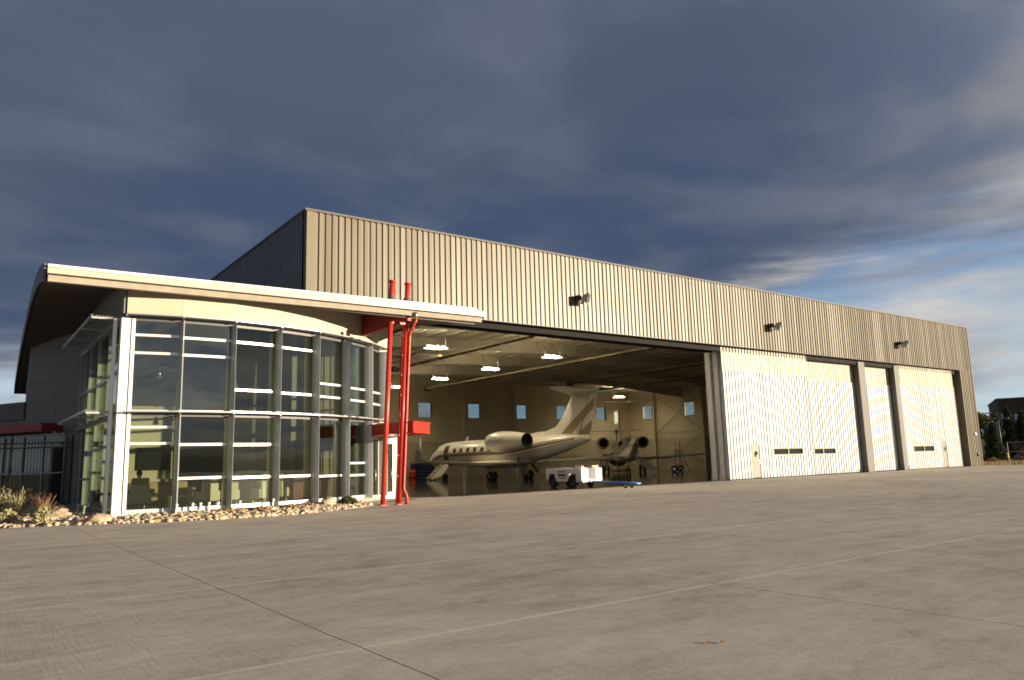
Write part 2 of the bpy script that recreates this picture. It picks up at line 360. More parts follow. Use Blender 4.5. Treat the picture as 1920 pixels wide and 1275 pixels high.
a=grid(fr(-60,-16,4)+fr(-15,12,1)[0:]+fr(14,70.5,4),fr(-75,-14,4)+fr(-13,.0,1),lambda x,y:hgt(x,y)+.004)
structure(obj('concrete_apron',a,CONC))
hm=MB(); nseg=90
rings=[]
for rr,hh in ((520,0),(640,.45),(800,1.),(1000,.7),(1300,0)):
    ring=[]
    for k in range(nseg):
        t=2*pi*k/nseg; d=Vector((cos(t),sin(t),0)); back=max(0,-d.y*.8+d.x*.1)
        hh2=(6+26*back)*(.65+.9*abs(noise.noise(Vector((d.x*3.1,d.y*3.1,4.2)))))*hh
        ring.append((d.x*rr,d.y*rr,hh2-1.5))
    rings.append(ring)
hm.loft(rings,0,cap=False,smooth=True); structure(obj('hills',hm,HILLM))

# ------------------------------------------------------------------ hangar
HX,HD,HH,HB=68.92,48.,13.78,9.32
hg=thing('hangar','large tan ribbed metal aircraft hangar with open front and white sliding doors','hangar',(0,0,0))
rnd_=random.Random(12)
def corr(mb,x0,x1,z0,z1,fn,per=.334,dep=.064,crest=.52,slope=.085,mi=0,flip=False,jit=True):
    """ribbed sheet; fn(s,d,z)->world with s along wall, d outwards"""
    pts=[];s=x0
    while s<x1-1e-6:
        e=min(x1,s+per); w=e-s
        j1,j2=(rnd_.uniform(-.0035,.0035),rnd_.uniform(-.0035,.0035)) if jit else (0,0)
        for u,d in ((0,dep+j1),(crest,dep-j1),(crest+slope,max(0,j2)),(1-slope,max(0,-j2))):
            pts.append((s+u*w,d))
        s=e
    pts.append((x1,dep)); vs=[fn(a,d,z0) for a,d in pts]+[fn(a,d,z1) for a,d in pts]; n=len(pts)
    mb.add(vs,[((i,i+1,n+i+1,n+i) if not flip else (i+1,i,n+i,n+i+1)) for i in range(n-1)],mi); return mb
F=lambda s,d,z:(s,-d,z)
m=MB(); corr(m,.30,HX-.12,HB,HH-.10,F); m.box((.0,.002,HB),(HX,.30,HH-.1)); m.box((0,-.085,HB-.01),(.30,0,HH-.1)); m.box((HX-.12,-.085,HB-.01),(HX,0,HH-.1)); m.box((0.3,-.09,HB-.03),(HX-.12,-.005,HB-.012))
obj('upper_front_wall',m,TAN,hg)
m=MB(); corr(m,66.30,HX-.12,0.02,HB-.03,F); m.box((66.30,.0025,0.02),(HX,.55,HB-.03)); m.box((HX-.12,-.085,0.02),(HX,0,HB-.03))
obj('right_front_pier',m,TAN,hg)
m=MB(); corr(m,.30,3.3,0.02,HB-.03,F); m.box((0,.0025,0.02),(3.3,.9,HB-.03)); m.box((0,-.085,0.02),(.30,0,HB-.03)); obj('left_front_pier',m,TAN,hg)
m=MB(); m.box((-.10,-.13,HH-.10),(HX+.10,.35,HH)); m.box((-.10,.35,HH-.10),(.35,HD,HH)); m.box((HX-.25,.35,HH-.1),(HX+.1,HD,HH)); m.box((.35,HD-.35,HH-.1),(HX-.25,HD,HH)); obj('parapet_cap',m,GREYMET if False else mat('cap_flashing',(.13,.115,.09),.55,0,.05,1.,spec=.2),hg)
m=MB(); corr(m,.32,HD,0.02,HH-.11,lambda s,d,z:(-d,s,z),flip=True); m.box((.0025,.95,0.02),(.32,HD,HH-.11)); obj('left_wall',m,SIDECLAD,hg)
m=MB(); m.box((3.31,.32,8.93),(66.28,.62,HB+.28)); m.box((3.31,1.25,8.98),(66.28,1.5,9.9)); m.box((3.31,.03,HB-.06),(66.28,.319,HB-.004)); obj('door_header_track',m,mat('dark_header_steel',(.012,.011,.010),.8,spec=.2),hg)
# walls with window openings
def holed(mb,fn,s0,s1,z0,z1,t,holes,mi=0):
    """fn(s,d,z): d from 0 (inside face) to t"""
    ss=sorted({s0,s1,*[h[0] for h in holes],*[h[1] for h in holes]})
    for a,b in zip(ss[:-1],ss[1:]):
        hs=sorted([(h[2],h[3]) for h in holes if h[0]<=a+1e-6 and h[1]>=b-1e-6]); z=z0
        for p,q in hs+[(z1,z1)]:
            if p>z+1e-6: mb.hexa([fn(a,0,z),fn(b,0,z),fn(b,t,z),fn(a,t,z),fn(a,0,p),fn(b,0,p),fn(b,t,p),fn(a,t,p)],mi)
            z=q
BW=[(32.65,34.60),(39.85,41.80),(47.50,49.40),(54.48,56.4),(61.90,63.85)]
RW=[(43.1,44.6),(35.15,36.75),(27.2,28.8),(19.2,20.8)]
WZ=(7.22,9.14)
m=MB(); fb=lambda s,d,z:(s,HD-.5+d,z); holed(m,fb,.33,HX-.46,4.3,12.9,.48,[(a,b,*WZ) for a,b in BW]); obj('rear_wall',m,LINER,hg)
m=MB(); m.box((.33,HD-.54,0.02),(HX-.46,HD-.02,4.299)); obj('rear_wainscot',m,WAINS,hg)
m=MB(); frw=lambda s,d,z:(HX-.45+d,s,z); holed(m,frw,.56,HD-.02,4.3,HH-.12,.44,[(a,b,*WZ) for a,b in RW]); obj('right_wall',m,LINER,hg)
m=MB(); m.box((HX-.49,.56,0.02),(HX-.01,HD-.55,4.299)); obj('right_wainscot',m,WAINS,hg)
def cz(x): return 11.2+1.15*(1-abs(x-HX/2)/(HX/2))
m=MB()
for a,b in ((.33,HX/2),(HX/2,HX-.46)):
    m.hexa([(a,.4,cz(a)),(b,.4,cz(b)),(b,HD-.03,cz(b)),(a,HD-.03,cz(a)),(a,.4,cz(a)+.25),(b,.4,cz(b)+.25),(b,HD-.03,cz(b)+.25),(a,HD-.03,cz(a)+.25)])
obj('roof_deck',m,CEIL,hg)
m=MB(); m.box((.33,.56,.0),(HX-.5,HD-.55,.012)); obj('floor',m,FLOOR,hg)
# tapered rafters along X, with flange braces
for k in range(6):
    y=1.9+8.75*k; m=MB(); xs=[.6,8,17,26,HX/2,43,52,61,HX-.6]; dp=[1.5,1.05,.75,.95,1.0,.95,.75,1.05,1.5]
    if k==5: continue
    for (a,da),(b,db) in zip(list(zip(xs,dp))[:-1],list(zip(xs,dp))[1:]):
        m.hexa([(a,y-.01,cz(a)-da),(b,y-.01,cz(b)-db),(b,y+.01,cz(b)-db),(a,y+.01,cz(a)-da),(a,y-.01,cz(a)-.02),(b,y-.01,cz(b)-.02),(b,y+.01,cz(b)-.02),(a,y+.01,cz(a)-.02)])
        m.hexa([(a,y-.14,cz(a)-da-.02),(b,y-.14,cz(b)-db-.02),(b,y+.14,cz(b)-db-.02),(a,y+.14,cz(a)-da-.02),(a,y-.14,cz(a)-da),(b,y-.14,cz(b)-db),(b,y+.14,cz(b)-db),(a,y+.14,cz(a)-da)])
    o=obj('rafter',m,BEAM,hg)
    for i in range(20):
        x=6.5+i*3.
        m=MB(); m.tube([(x,y-.95,cz(x)-.1),(x,y-.13,cz(x)-.85),(x,y+.13,cz(x)-.85),(x,y+.95,cz(x)-.1)],.025,5,0,False); obj('flange_brace',m,BEAM,o)
m=MB()
for i in range(44):
    x=1.6+i*1.52
    m.box((x-.03,.7,cz(x)-.14),(x+.03,HD-.1,cz(x)-.02))
stuff(obj('purlin',m,BEAM,hg))
for x in (39.1,47.0): m=MB(); m.box((x-.22,HD-.95,0.015),(x+.22,HD-.545,11.6)); obj('wall_column',m,BEAM,hg)
for y in (42.2,33.4,24.6,15.9,7.1):
    m=MB(); m.box((HX-.95,y-.03,0.015),(HX-.5,y+.03,11.)); m.box((HX-.99,y-.16,0.015),(HX-.951,y+.16,11.)); m.box((HX-.53,y-.16,0.015),(HX-.495,y+.16,11.)); obj('wall_column',m,BEAM,hg)
for a,b in (((HX-.7,42.2,5.),(HX-.7,33.4,10.5)),((HX-.7,33.4,5.),(HX-.7,42.2,10.5)),((HX-.7,42.2,.5),(HX-.7,33.4,5.)),((HX-.7,33.4,.5),(HX-.7,42.2,5.)),((HX-.7,42.2,5.15),(HX-.7,24.6,5.15))):
    m=MB(); m.tube([a,b],.05,6); obj('brace_rod',m,BEAM,hg)
def win(axis,a,b):
    m=MB(); z0,z1=WZ; e=.07
    fn=(lambda s,d,z:(s,HD-.30+d,z)) if axis=='b' else (lambda s,d,z:(HX-.20+d,s,z))
    def bx(s0,s1,za,zb): m.hexa([fn(s0,0,za),fn(s1,0,za),fn(s1,.12,za),fn(s0,.12,za),fn(s0,0,zb),fn(s1,0,zb),fn(s1,.12,zb),fn(s0,.12,zb)])
    bx(a,a+e,z0,z1); bx(b-e,b,z0,z1); bx(a+e,b-e,z0,z0+e); bx(a+e,b-e,z1-e,z1)
    o=obj('window',m,GREYMET,hg); p=MB()
    p.hexa([fn(a+e,.05,z0+e),fn(b-e,.05,z0+e),fn(b-e,.07,z0+e),fn(a+e,.07,z0+e),fn(a+e,.05,z1-e),fn(b-e,.05,z1-e),fn(b-e,.07,z1-e),fn(a+e,.07,z1-e)])
    obj('pane',p,GLASSC,o)
for a,b in BW: win('b',a,b)
for a,b in RW: win('r',a,b)
# roller door frame in the right rear
m=MB(); m.box((HX-.62,30.,.02),(HX-.50,30.2,5.)); m.box((HX-.62,26.4,.02),(HX-.50,26.6,5.)); m.box((HX-.72,26.2,5.),(HX-.50,30.4,5.35)); o=obj('side_roller_door',m,GREYMET,hg)
m=MB()
# sliding doors (parts of the hangar)
def door(x0,x1,yf,z1,man=None,win_=None):
    """white ribbed leaf; man=(x0,x1,handle side) win_=(x0,x1,z0,z1)"""
    fn=lambda s,d,z:(s,yf-d,z); zb=z1-1.70; m=MB()
    holes=[]
    cuts=[x0]
    spans=[(x0,x1,.06,zb)]
    if man: holes.append((man[0]-.06,man[1]+.06,.06,2.42))
    if win_: holes.append((win_[0]-.10,win_[1]+.10,win_[2]-.10,win_[3]+.10))
    edges=sorted({x0,x1,*[h[0] for h in holes],*[h[1] for h in holes]})
    for a,b in zip(edges[:-1],edges[1:]):
        hs=sorted([(h[2],h[3]) for h in holes if h[0]<=a+1e-6 and h[1]>=b-1e-6]); z=.06
        for p,q in hs+[(zb,zb)]:
            if p>z+.02:
                corr(m,a,b,z,p,fn,.345,.072,.52,.13); m.box((a,yf+.002,z),(b,yf+.18,p))
            z=q
    m.box((x0,yf-.06,.02),(x1,yf+.18,.059),1)
    o=obj('sliding_door',m,[WHITECLAD,DARK],hg)
    t=MB(); corr(t,x0,x1,zb+.012,z1,fn,.345,.03,.50,.13); t.box((x0,yf+.002,zb+.012),(x1,yf+.18,z1)); t.box((x0,yf-.055,zb),(x1,yf+.1,zb+.0118)); obj('top_band',t,CREAMBAND,o)
    if man:
        a,b,hs=man; d=MB(); d.box((a,yf-.03,.09),(b,yf+.05,2.36)); 
        d.box((a-.06,yf-.065,.065),(a-.002,yf+.1,2.42)); d.box((b+.002,yf-.065,.065),(b+.06,yf+.1,2.42)); d.box((a-.002,yf-.065,2.365),(b+.002,yf+.1,2.42))
        cxx=(a+b)/2+.02; ring=[(cxx+.17*cos(t_),yf-.034,1.75+.23*sin(t_)) for t_ in [2*pi*i/24 for i in range(24)]]
        ring2=[(p[0],yf-.029,p[2]) for p in ring]; d.loft([ring2,ring],1,cap=True,smooth=False)
        d.tube([(cxx+.19*cos(2*pi*i/24),yf-.036,1.75+.25*sin(2*pi*i/24)) for i in range(25)],.015,5,2)
        hx=b-.10 if hs>0 else a+.10; d.box((hx-.05,yf-.05,1.02),(hx+.05,yf-.031,1.3),2); d.tube([(hx,yf-.05,1.12),(hx,yf-.10,1.12),(hx-.14*hs,yf-.10,1.12)],.016,6,2)
        obj('personnel_door',d,[mat('beige_door_paint',(.15,.135,.095),.5,0,.04,1.) if 'beige_door_paint' not in MATS else MATS['beige_door_paint'],DKGLASS,CHROME],o)
    if win_:
        a,b,z0,zt=win_; w=MB(); y0,y1=yf-.075,yf+.1
        w.box((a-.10,y0,z0-.1),(a,y1,zt+.1)); w.box((b,y0,z0-.1),(b+.1,y1,zt+.1)); w.box((a,y0,z0-.1),(b,y1,z0)); w.box((a,y0,zt),(b,y1,zt+.1)); w.box(((a+b)/2-.05,y0,z0),((a+b)/2+.05,y1,zt))
        w.box((a,yf+.02,z0),(b,yf+.035,zt),1); obj('strip_window',w,[mat('taupe_window_frame',(.24,.215,.165),.5) if 'taupe_window_frame' not in MATS else MATS['taupe_window_frame'],DKGLASS],o)
    return o
door(30.35,40.75,.34,9.30,(32.98,33.86,1),(35.55,39.15,1.66,2.06))
door(40.40,48.12,.78,9.12,None,(40.95,44.35,1.62,2.00))
door(49.12,54.02,.78,9.12)
door(54.82,65.35,.34,9.30,(61.72,62.45,-1),(56.25,59.95,1.58,2.02))
for xa,xb,ya in ((48.14,49.10,.20),(54.04,54.80,.20)):
    m=MB(); m.box((xa,ya,.02),(xb,.70,9.16)); m.box((xa-.06,ya-.05,.02),(xb+.04,ya-.002,.35)); obj('door_post',m,mat('taupe_door_post_paint',(.085,.078,.066),.6,0,.06,1.) if 'taupe_door_post_paint' not in MATS else MATS['taupe_door_post_paint'],hg)
m=MB(); m.box((65.36,.9,.02),(66.29,1.1,9.25)); obj('jamb_back',m,DARK,hg)
for ya,yb in ((.62,1.02),(1.28,1.72)):
    m=MB(); m.box((30.26,ya,.03),(30.9,yb,9.1)); m.box((30.21,ya-.04,.02),(30.9,yb+.04,.42)); obj('door_edge_post',m,COLWHITE,hg)
m=MB(); m.box((30.62,.53,.02),(31.2,.575,9.1)); m.box((30.62,1.065,.02),(31.2,1.235,9.1)); obj('door_gap_shade',m,DARK,hg)  # dark boards fill the gaps between leaf ends, painting in their shade
m=MB(); m.box((67.75,-.16,3.05),(68.05,-.078,3.2)); m.box((67.78,-.2,2.98),(68.02,-.1,3.05)); obj('wall_sconce',m,WHITE,hg)
m=MB(); m.box((67.85,-.2,1.0),(68.1,-.078,1.25)); m.box((67.9,-.3,.95),(68.02,-.2,1.1)); obj('hose_bib_box',m,GREYMET,hg)

# ceiling light fixtures
def cl_light(x,y,z,label,first=[None]):
    if first[0] is None:
        t=thing('ceiling_light',label,'ceiling light',(x,y,z),0,'fluorescent high bay lights under the hangar roof')
        m=MB(); m.box((-.83,-.05,.07),(.83,.05,.15)); m.box((-.05,-.41,.07),(.05,-.051,.14)); m.box((-.05,.051,.07),(.05,.41,.14)); m.box((-.83,-.41,-.02),(-.80,.41,.059)); m.box((.80,-.41,-.02),(.83,.41,.059))
        for yy in (-.41,-.205,0,.205,.39): m.box((-.799,yy,-.02),(.799,yy+.022,.059))
        obj('housing',m,WHITE,t,local=True)
        for xx in (-.815,.815): m=MB(); m.cyl((xx,0,.16),(xx,0,1.6),.012,5); obj('hanger_rod',m,GREYMET,t,local=True)
        for i in range(4):
            l=MB(); yy=-.41+.022+.205*i+.03; l.box((-.79,yy,.01),(.79,yy+.11,.05)); obj('tube',l,LAMPM,t,local=True)
        first[0]=t; return t
    return dup(first[0],(x,y,z),0,label)
LG=[(15.3,5.2,'fluorescent light nearest the roof corner, left of the long door header'),(26.3,5.3,'fluorescent light close behind the door header, right of the aircraft tail'),
    (15.2,13.8,'fluorescent light beside the red downspout, near the ceiling fan'),(26.3,14.0,'fluorescent light directly above the T tail of the large jet'),
    (26.2,22.7,'fluorescent light between the tail and the red posts, third from the door'),(26.1,31.4,'fluorescent light above the left rear windows, fourth from the door'),
    (26.0,40.1,'small far fluorescent light seen just right of the red posts'),(60.8,41.7,'single far fluorescent light right of the T tail, deep in the corner')]
for x,y,l in LG: cl_light(x,y,10.,l)
# radiant tube heaters
HT=[(9.35,3.5,12.,'radiant heater tube nearest the red posts, partly behind the lobby roof'),(18.4,3.2,26.,'second radiant heater tube running from the red posts up to the header'),
    (30.3,3.4,41.,'long middle radiant heater tube passing above the jet fuselage'),(42.1,4.2,30.,'radiant heater tube right of the aircraft tail, fourth from the left'),(50.8,6.,34.,'far right radiant heater tube that ends near the sliding door posts')]
for x,y0,y1,l in HT:
    t=thing('tube_heater',l,'tube heater',(x,y0,10.),0,'radiant tube heaters hung along the hangar ceiling')
    m=MB(); m.cyl((x-.1,y0,10.),(x-.1,y1,10.),.055,8); m.cyl((x+.12,y0,10.),(x+.12,y1,10.),.055,8); obj('burner_tube',m,mat('rusty_brown_tube',(.10,.055,.035),.5,.3,.2,2.) if 'rusty_brown_tube' not in MATS else MATS['rusty_brown_tube'],t)
    m=MB(); m.hexa([(x-.3,y0,10.02),(x+.3,y0,10.02),(x+.3,y1,10.02),(x-.3,y1,10.02),(x-.12,y0,10.16),(x+.12,y0,10.16),(x+.12,y1,10.16),(x-.12,y1,10.16)]); obj('reflector',m,BEAM,t)
    m=MB(); m.box((x-.3,y1,9.8),(x+.3,y1+.5,10.25)); obj('burner_box',m,GREYMET,t)
    yy=y0+.6
    while yy<y1: m=MB(); m.cyl((x,yy,9.95),(x,yy,cz(x)-.02),.012,5); m.box((x-.32,yy-.03,9.91),(x+.32,yy+.03,9.95)); yy+=3.; obj('hanger',m,CHROME,t)
def fan(x,y,z,label):
    t=thing('ceiling_fan',label,'ceiling fan',(x,y,z),0,'large ceiling fans in the hangar')
    m=MB(); m.cyl((x,y,z),(x,y,z-.5),.2,12); m.cyl((x,y,z-.5),(x,y,z-.75),.32,14,0,.18); obj('motor',m,YELLOW,t)
    m=MB(); m.cyl((x,y,z),(x,y,cz(x)-.1),.06,8); obj('down_rod',m,GREYMET,t)
    for k in range(6):
        an=.3+k*pi/3; d=Vector((cos(an),sin(an),0)); p=Vector((-d.y,d.x,0)); c=Vector((x,y,z-.62)); m=MB()
        m.hexa([c+d*.3-p*.12+Vector((0,0,-.03)),c+d*2.4-p*.09+Vector((0,0,-.03)),c+d*2.4+p*.09,c+d*.3+p*.12,c+d*.3-p*.12,c+d*2.4-p*.09,c+d*2.4+p*.09+Vector((0,0,.03)),c+d*.3+p*.12+Vector((0,0,.03))])
        b=obj('blade',m,GREYMET,t); e=MB(); c2=c+d*2.5; e.obox(c2,(.22,.22,.08),None,0); obj('blade_tip',e,YELLOW,b)
fan(14.2,16.3,10.2,'large ceiling fan with yellow hub beside the red downspout'); fan(50.5,18.,10.1,'large ceiling fan near the sliding door posts on the right')
# flood lights on the facade
def flood(x,z,label,first=[None]):
    if first[0] is None:
        t=thing('wall_floodlight',label,'floodlight',(x,-.11,z),0,'floodlights along the hangar facade')
        m=MB(); m.box((-.26,-.10,-.08),(.10,0,.20)); m.obox((-.1,-.22,.06),(.34,.26,.28),None,0,.03); obj('ballast_box',m,DARK,t,local=True)
        m=MB(); m.box((-.05,-.40,-.34),(.09,-.34,-.08)); m.cyl((.02,-.02,-.26),(.02,-.38,-.26),.045,8); obj('bracket',m,WHITE,t,local=True)
        n=Vector((.62,-.72,-.30)).normalized(); u=n.cross(Vector((0,0,1))).normalized(); w=u.cross(n); c0=Vector((.10,-.36,.08))
        def q(c,a,b): return [c-u*a-w*b,c+u*a-w*b,c+u*a+w*b,c-u*a+w*b]
        m=MB(); m.loft([q(c0,.14,.12),q(c0+n*.30,.34,.28),q(c0+n*.36,.34,.28)],0,cap=True,smooth=False); obj('lamp_housing',m,STEEL,t,local=True)
        m=MB(); m.loft([q(c0+n*.361,.35,.29),q(c0+n*.385,.35,.29)],0,True,False); obj('lens_rim',m,ALU,t,local=True)
        m=MB(); m.loft([q(c0+n*.3855,.31,.25),q(c0+n*.392,.31,.25)],0,True,False); obj('lens',m,DKGLASS,t,local=True)
        first[0]=t; return t
    return dup(first[0],(x,-.11,z),0,label)
flood(16.75,11.12,'grey floodlight on the facade above the jet tail, nearest the camera'); flood(35.75,11.05,'grey floodlight on the facade above the first white sliding door'); flood(54.55,11.03,'grey floodlight on the facade above the last white sliding door, farthest right')
# ------------------------------------------------------------------ glass lobby
lb=thing('glass_lobby','curved glass lobby with arched roof and red posts in front of the hangar','lobby building',(-2.5,0,.12))
PROF=[(-5.2,8.44),(-4.47,8.60),(-3.2,8.86),(-1.71,9.08),(0.,9.25),(1.48,9.30),(3.2,9.28),(4.82,9.16),(6.8,8.98),(8.7,8.72),(10.8,8.36),(12.86,7.92),(14.6,7.38),(16.1,6.75)]
def ztop(y):
    for (a,za),(b,zb) in zip(PROF[:-1],PROF[1:]):
        if y<=b: return za+(zb-za)*(y-a)/(b-a)
    return PROF[-1][1]
def zsof(y): return ztop(y)-.58
def xl(y): return -10.62+(y+5.2)*.0245
# roof slab: soffit, membrane, fascias
def roofpiece(x0,x1,ys,mb,ztf,zbf,mi=0,mtop=None):
    fx0=x0 if callable(x0) else (lambda y:x0)
    n=len(ys); T=[[(fx0(y),y,ztf(y)),(x1,y,ztf(y))] for y in ys]; B=[[(fx0(y),y,zbf(y)),(x1,y,zbf(y))] for y in ys]
    for i in range(n-1):
        mb.hexa([B[i][0],B[i][1],B[i+1][1],B[i+1][0],T[i][0],T[i][1],T[i+1][1],T[i+1][0]],mi)
def ysub(a,b): return sorted({a,b,*[y for y,_ in PROF if a<y<b]})
m=MB(); roofpiece(xl,-.45,ysub(-4.70,16.1),m,lambda y:ztop(y)-.06,zsof); roofpiece(-.45,6.30,ysub(-4.70,-.25),m,lambda y:ztop(y)-.06,zsof)
obj('roof_slab',m,SOFFIT,lb)
m=MB(); roofpiece(lambda y:xl(y)-.03,-.44,ysub(-4.70,16.12),m,ztop,lambda y:ztop(y)-.058); roofpiece(-.44,6.33,ysub(-4.70,-.22),m,ztop,lambda y:ztop(y)-.058)
obj('roof_membrane',m,ROOFM,lb)
m=MB(); roofpiece(lambda y:xl(y)-.05,lambda y:0,[],m,ztop,zsof) if False else None
for a,b in zip(PROF[:-1],PROF[1:]):
    y0,y1=a[0],b[0]
    if y0<-4.69: y0=-4.69
    m.hexa([(xl(y0)-.10,y0,zsof(y0)-.02),(xl(y0)-.031,y0,zsof(y0)-.02),(xl(y1)-.031,y1,zsof(y1)-.02),(xl(y1)-.10,y1,zsof(y1)-.02),(xl(y0)-.10,y0,ztop(y0)+.03),(xl(y0)-.031,y0,ztop(y0)+.03),(xl(y1)-.031,y1,ztop(y1)+.03),(xl(y1)-.10,y1,ztop(y1)+.03)])
m.box((xl(16.1)-.1,16.13,6.1),(-.5,16.2,6.8)); obj('gable_fascia',m,GREYMET,lb)
# front edge: stucco slab, gutter, top strip (slightly rising to the right as in the photo)
def edge(mb,x0,x1,y0,y1,za,zb,zc,zd,mi=0):
    mb.hexa([(x0,y0,za),(x1,y0,zb),(x1,y1,zb),(x0,y1,za),(x0,y0,zc),(x1,y0,zd),(x1,y1,zd),(x0,y1,zc)],mi)
m=MB(); edge(m,-10.59,6.55,-4.92,-4.70,7.94,8.06,8.155,8.275); obj('eave_slab',m,STUCCOG,lb)
m=MB(); edge(m,-10.62,6.68,-5.06,-4.71,8.19,8.31,8.41,8.54); edge(m,-10.62,6.68,-5.09,-5.061,8.375,8.505,8.415,8.545); obj('gutter',m,CREAMG,lb)
m=MB(); edge(m,-10.60,6.34,-4.86,-4.72,8.465,8.62,8.54,8.705)
for i in range(16): x=-10.3+i*1.08; m.box((x,-4.83,8.36),(x+.05,-4.75,8.465+i*.009))
obj('snow_guard_rail',m,WHITE,lb)
# curved fascia wall
def arcseg(k,n=4):
    """subdivide the curve softly"""
    return
def seg_pts(off=0.,ext=0):
    P=[Vector((a,b,0)) for a,b in ARC]; C=Vector((-5.35,8.0,0)); out=[]
    for i,p in enumerate(P):
        t=(P[min(i+1,7)]-P[max(i-1,0)]).normalized(); nrm=Vector((t.y,-t.x,0)); out.append((p.x+nrm.x*off,p.y+nrm.y*off))
    return out
NRM=[]
_P=[Vector((a,b,0)) for a,b in ARC]
for i in range(8):
    t=(_P[min(i+1,7)]-_P[max(i-1,0)]).normalized(); NRM.append(Vector((t.y,-t.x,0)))
def band(mb,o0,o1,z0,z1,i0=0,i1=7,mi=0):
    a=seg_pts(o0); b=seg_pts(o1)
    for i in range(i0,i1): mb.prism([b[i],b[i+1],a[i+1],a[i]],z0,z1,mi)
m=MB(); a=seg_pts(.02); b=seg_pts(-.22)
for i in range(7):
    # panel joint gap every second bay
    p0=Vector((*a[i],0)); p1=Vector((*a[i+1],0)); q0=Vector((*b[i],0)); q1=Vector((*b[i+1],0)); g0=.004 if i in (1,3,5) else 0
    e=(p1-p0).normalized()*g0*2
    m.prism([(p0.x+e.x,p0.y+e.y),(p1.x,p1.y),(q1.x,q1.y),(q0.x+e.x,q0.y+e.y)],7.26,lambda p:zsof(p[1])+.02)
obj('fascia_wall',m,STUCCO,lb)
m=MB(); band(m,-.02,.0,7.26,8.4); obj('fascia_joint_backing',m,LOBDK,lb)
# end wall between the curve and the hangar, upper part and pier
m=MB(); m.box((3.50,-.60,3.52),(3.96,-.40,7.25)); m.prism([(3.48,-.62),(4.0,-.62),(4.0,-.30),(3.3,-.30)],7.27,8.6); m.box((3.50,-.60,2.95),(4.30,-.42,3.50)); m.box((4.30,-.64,.12),(4.42,-.38,3.50)); obj('end_pier',m,mat('cream_metal_panel',(.47,.42,.32),.5,0,.03,1.),lb)
# left wall above the side glazing and the angled panel wall
m=MB(); m.box((-8.16,-4.0,7.26),(-7.9,6.95,8.75)); obj('side_upper_wall',m,GREYPANEL,lb)
W0=Vector((-8.13,6.95)); W1=Vector((-9.95,10.30)); wd=(W1-W0).normalized(); wn=Vector((wd.y,-wd.x))*-1
wn=Vector((-wd.y,wd.x)) if Vector((-wd.y,wd.x)).x<0 else Vector((wd.y,-wd.x))
def wp(s,d): q=W0+wd*s+wn*d; return (q.x,q.y)
WL=(W1-W0).length
m=MB()
zc=[.15,3.62,6.04,7.42,8.9]; sc_=[0,1.62,WL]
for i in range(1,4):
    for j in range(2):
        g=.012; m.prism([wp(sc_[j]+g,0),wp(sc_[j+1]-(g if j==0 else 0),0),wp(sc_[j+1]-(g if j==0 else 0),-.3),wp(sc_[j]+g,-.3)],zc[i]+g,(zc[i+1]-g) if i<3 else (lambda p:zsof(p[1])+.03))
m.prism([wp(0,-.03),wp(WL-.002,-.03),wp(WL-.002,-.28),wp(0,-.28)],3.7,7.7)
m.prism([wp(0.0,0),wp(.75,0),wp(.75,-.3),wp(0.,-.3)],.12,3.62); obj('panel_wall',m,GREYPANEL,lb)
# rear mass behind (closes the volume)
m=MB(); m.prism([(-9.95,10.3),(-9.7,15.2),(-.6,15.2),(-.6,14.9),(-9.4,14.9),(-9.6,10.3)],.12,lambda p:zsof(p[1])+.03); m.box((-.62,-.2,.12),(-.40,14.9,8.2)); obj('rear_walls',m,GREYPANEL,lb)
# floor + interior walls
m=MB(); m.prism([*ARC,(4.4,-.5),(-.62,-.4),(-.62,10.),(-8.0,10.),(-8.06,6.9)],.13,.27); obj('floor',m,CARPET,lb)
m=MB(); band(m,-.12,.10,.10,.262); m.box((-8.16,-4.0,.1),(-7.98,6.9,.262)); obj('concrete_curb',m,STUCCOG,lb)
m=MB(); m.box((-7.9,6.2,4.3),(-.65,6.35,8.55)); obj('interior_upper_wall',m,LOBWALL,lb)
m=MB(); holed(m,lambda s,d,z:(s,6.2+d,z),-7.9,-.65,.275,4.299,.15,[(-6.9,-5.8,.275,2.5),(-3.4,-2.2,.275,2.5)]); obj('interior_rear_wall',m,LOBDK,lb)  # lower wall coloured darker to paint in the unlit depth of the room
for y_ in (-2.4,-1.0,.3,1.55,2.8,3.95,4.9,5.65):
    m=MB(); m.box((-7.90,y_-.035,.30),(-7.50,y_+.035,7.0)); obj('interior_blade',m,mat('pale_interior_blade',(.80,.77,.58),.6) if 'pale_interior_blade' not in MATS else MATS['pale_interior_blade'],lb)
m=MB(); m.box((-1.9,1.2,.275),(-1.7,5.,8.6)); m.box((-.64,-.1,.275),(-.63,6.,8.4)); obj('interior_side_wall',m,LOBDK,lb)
m=MB(); m.box((-6.7,3.9,.275),(-4.6,4.3,4.6)); m.box((-6.72,3.78,1.05),(-4.2,3.899,1.35)); obj('fireplace_wall',m,LOBWALL,lb)
m=MB(); m.box((-6.1,3.82,1.75),(-4.75,3.895,2.75)); obj('wall_screen',m,DKGLASS,lb)
m=MB(); m.box((-.2,-1.2,.275),(.0,1.2,2.9)); m.box((-.6,1.2,.275),(1.8,1.35,4.)); obj('interior_partition',m,mat('brown_partition',(.17,.10,.07),.7,0,.1,1.),lb)
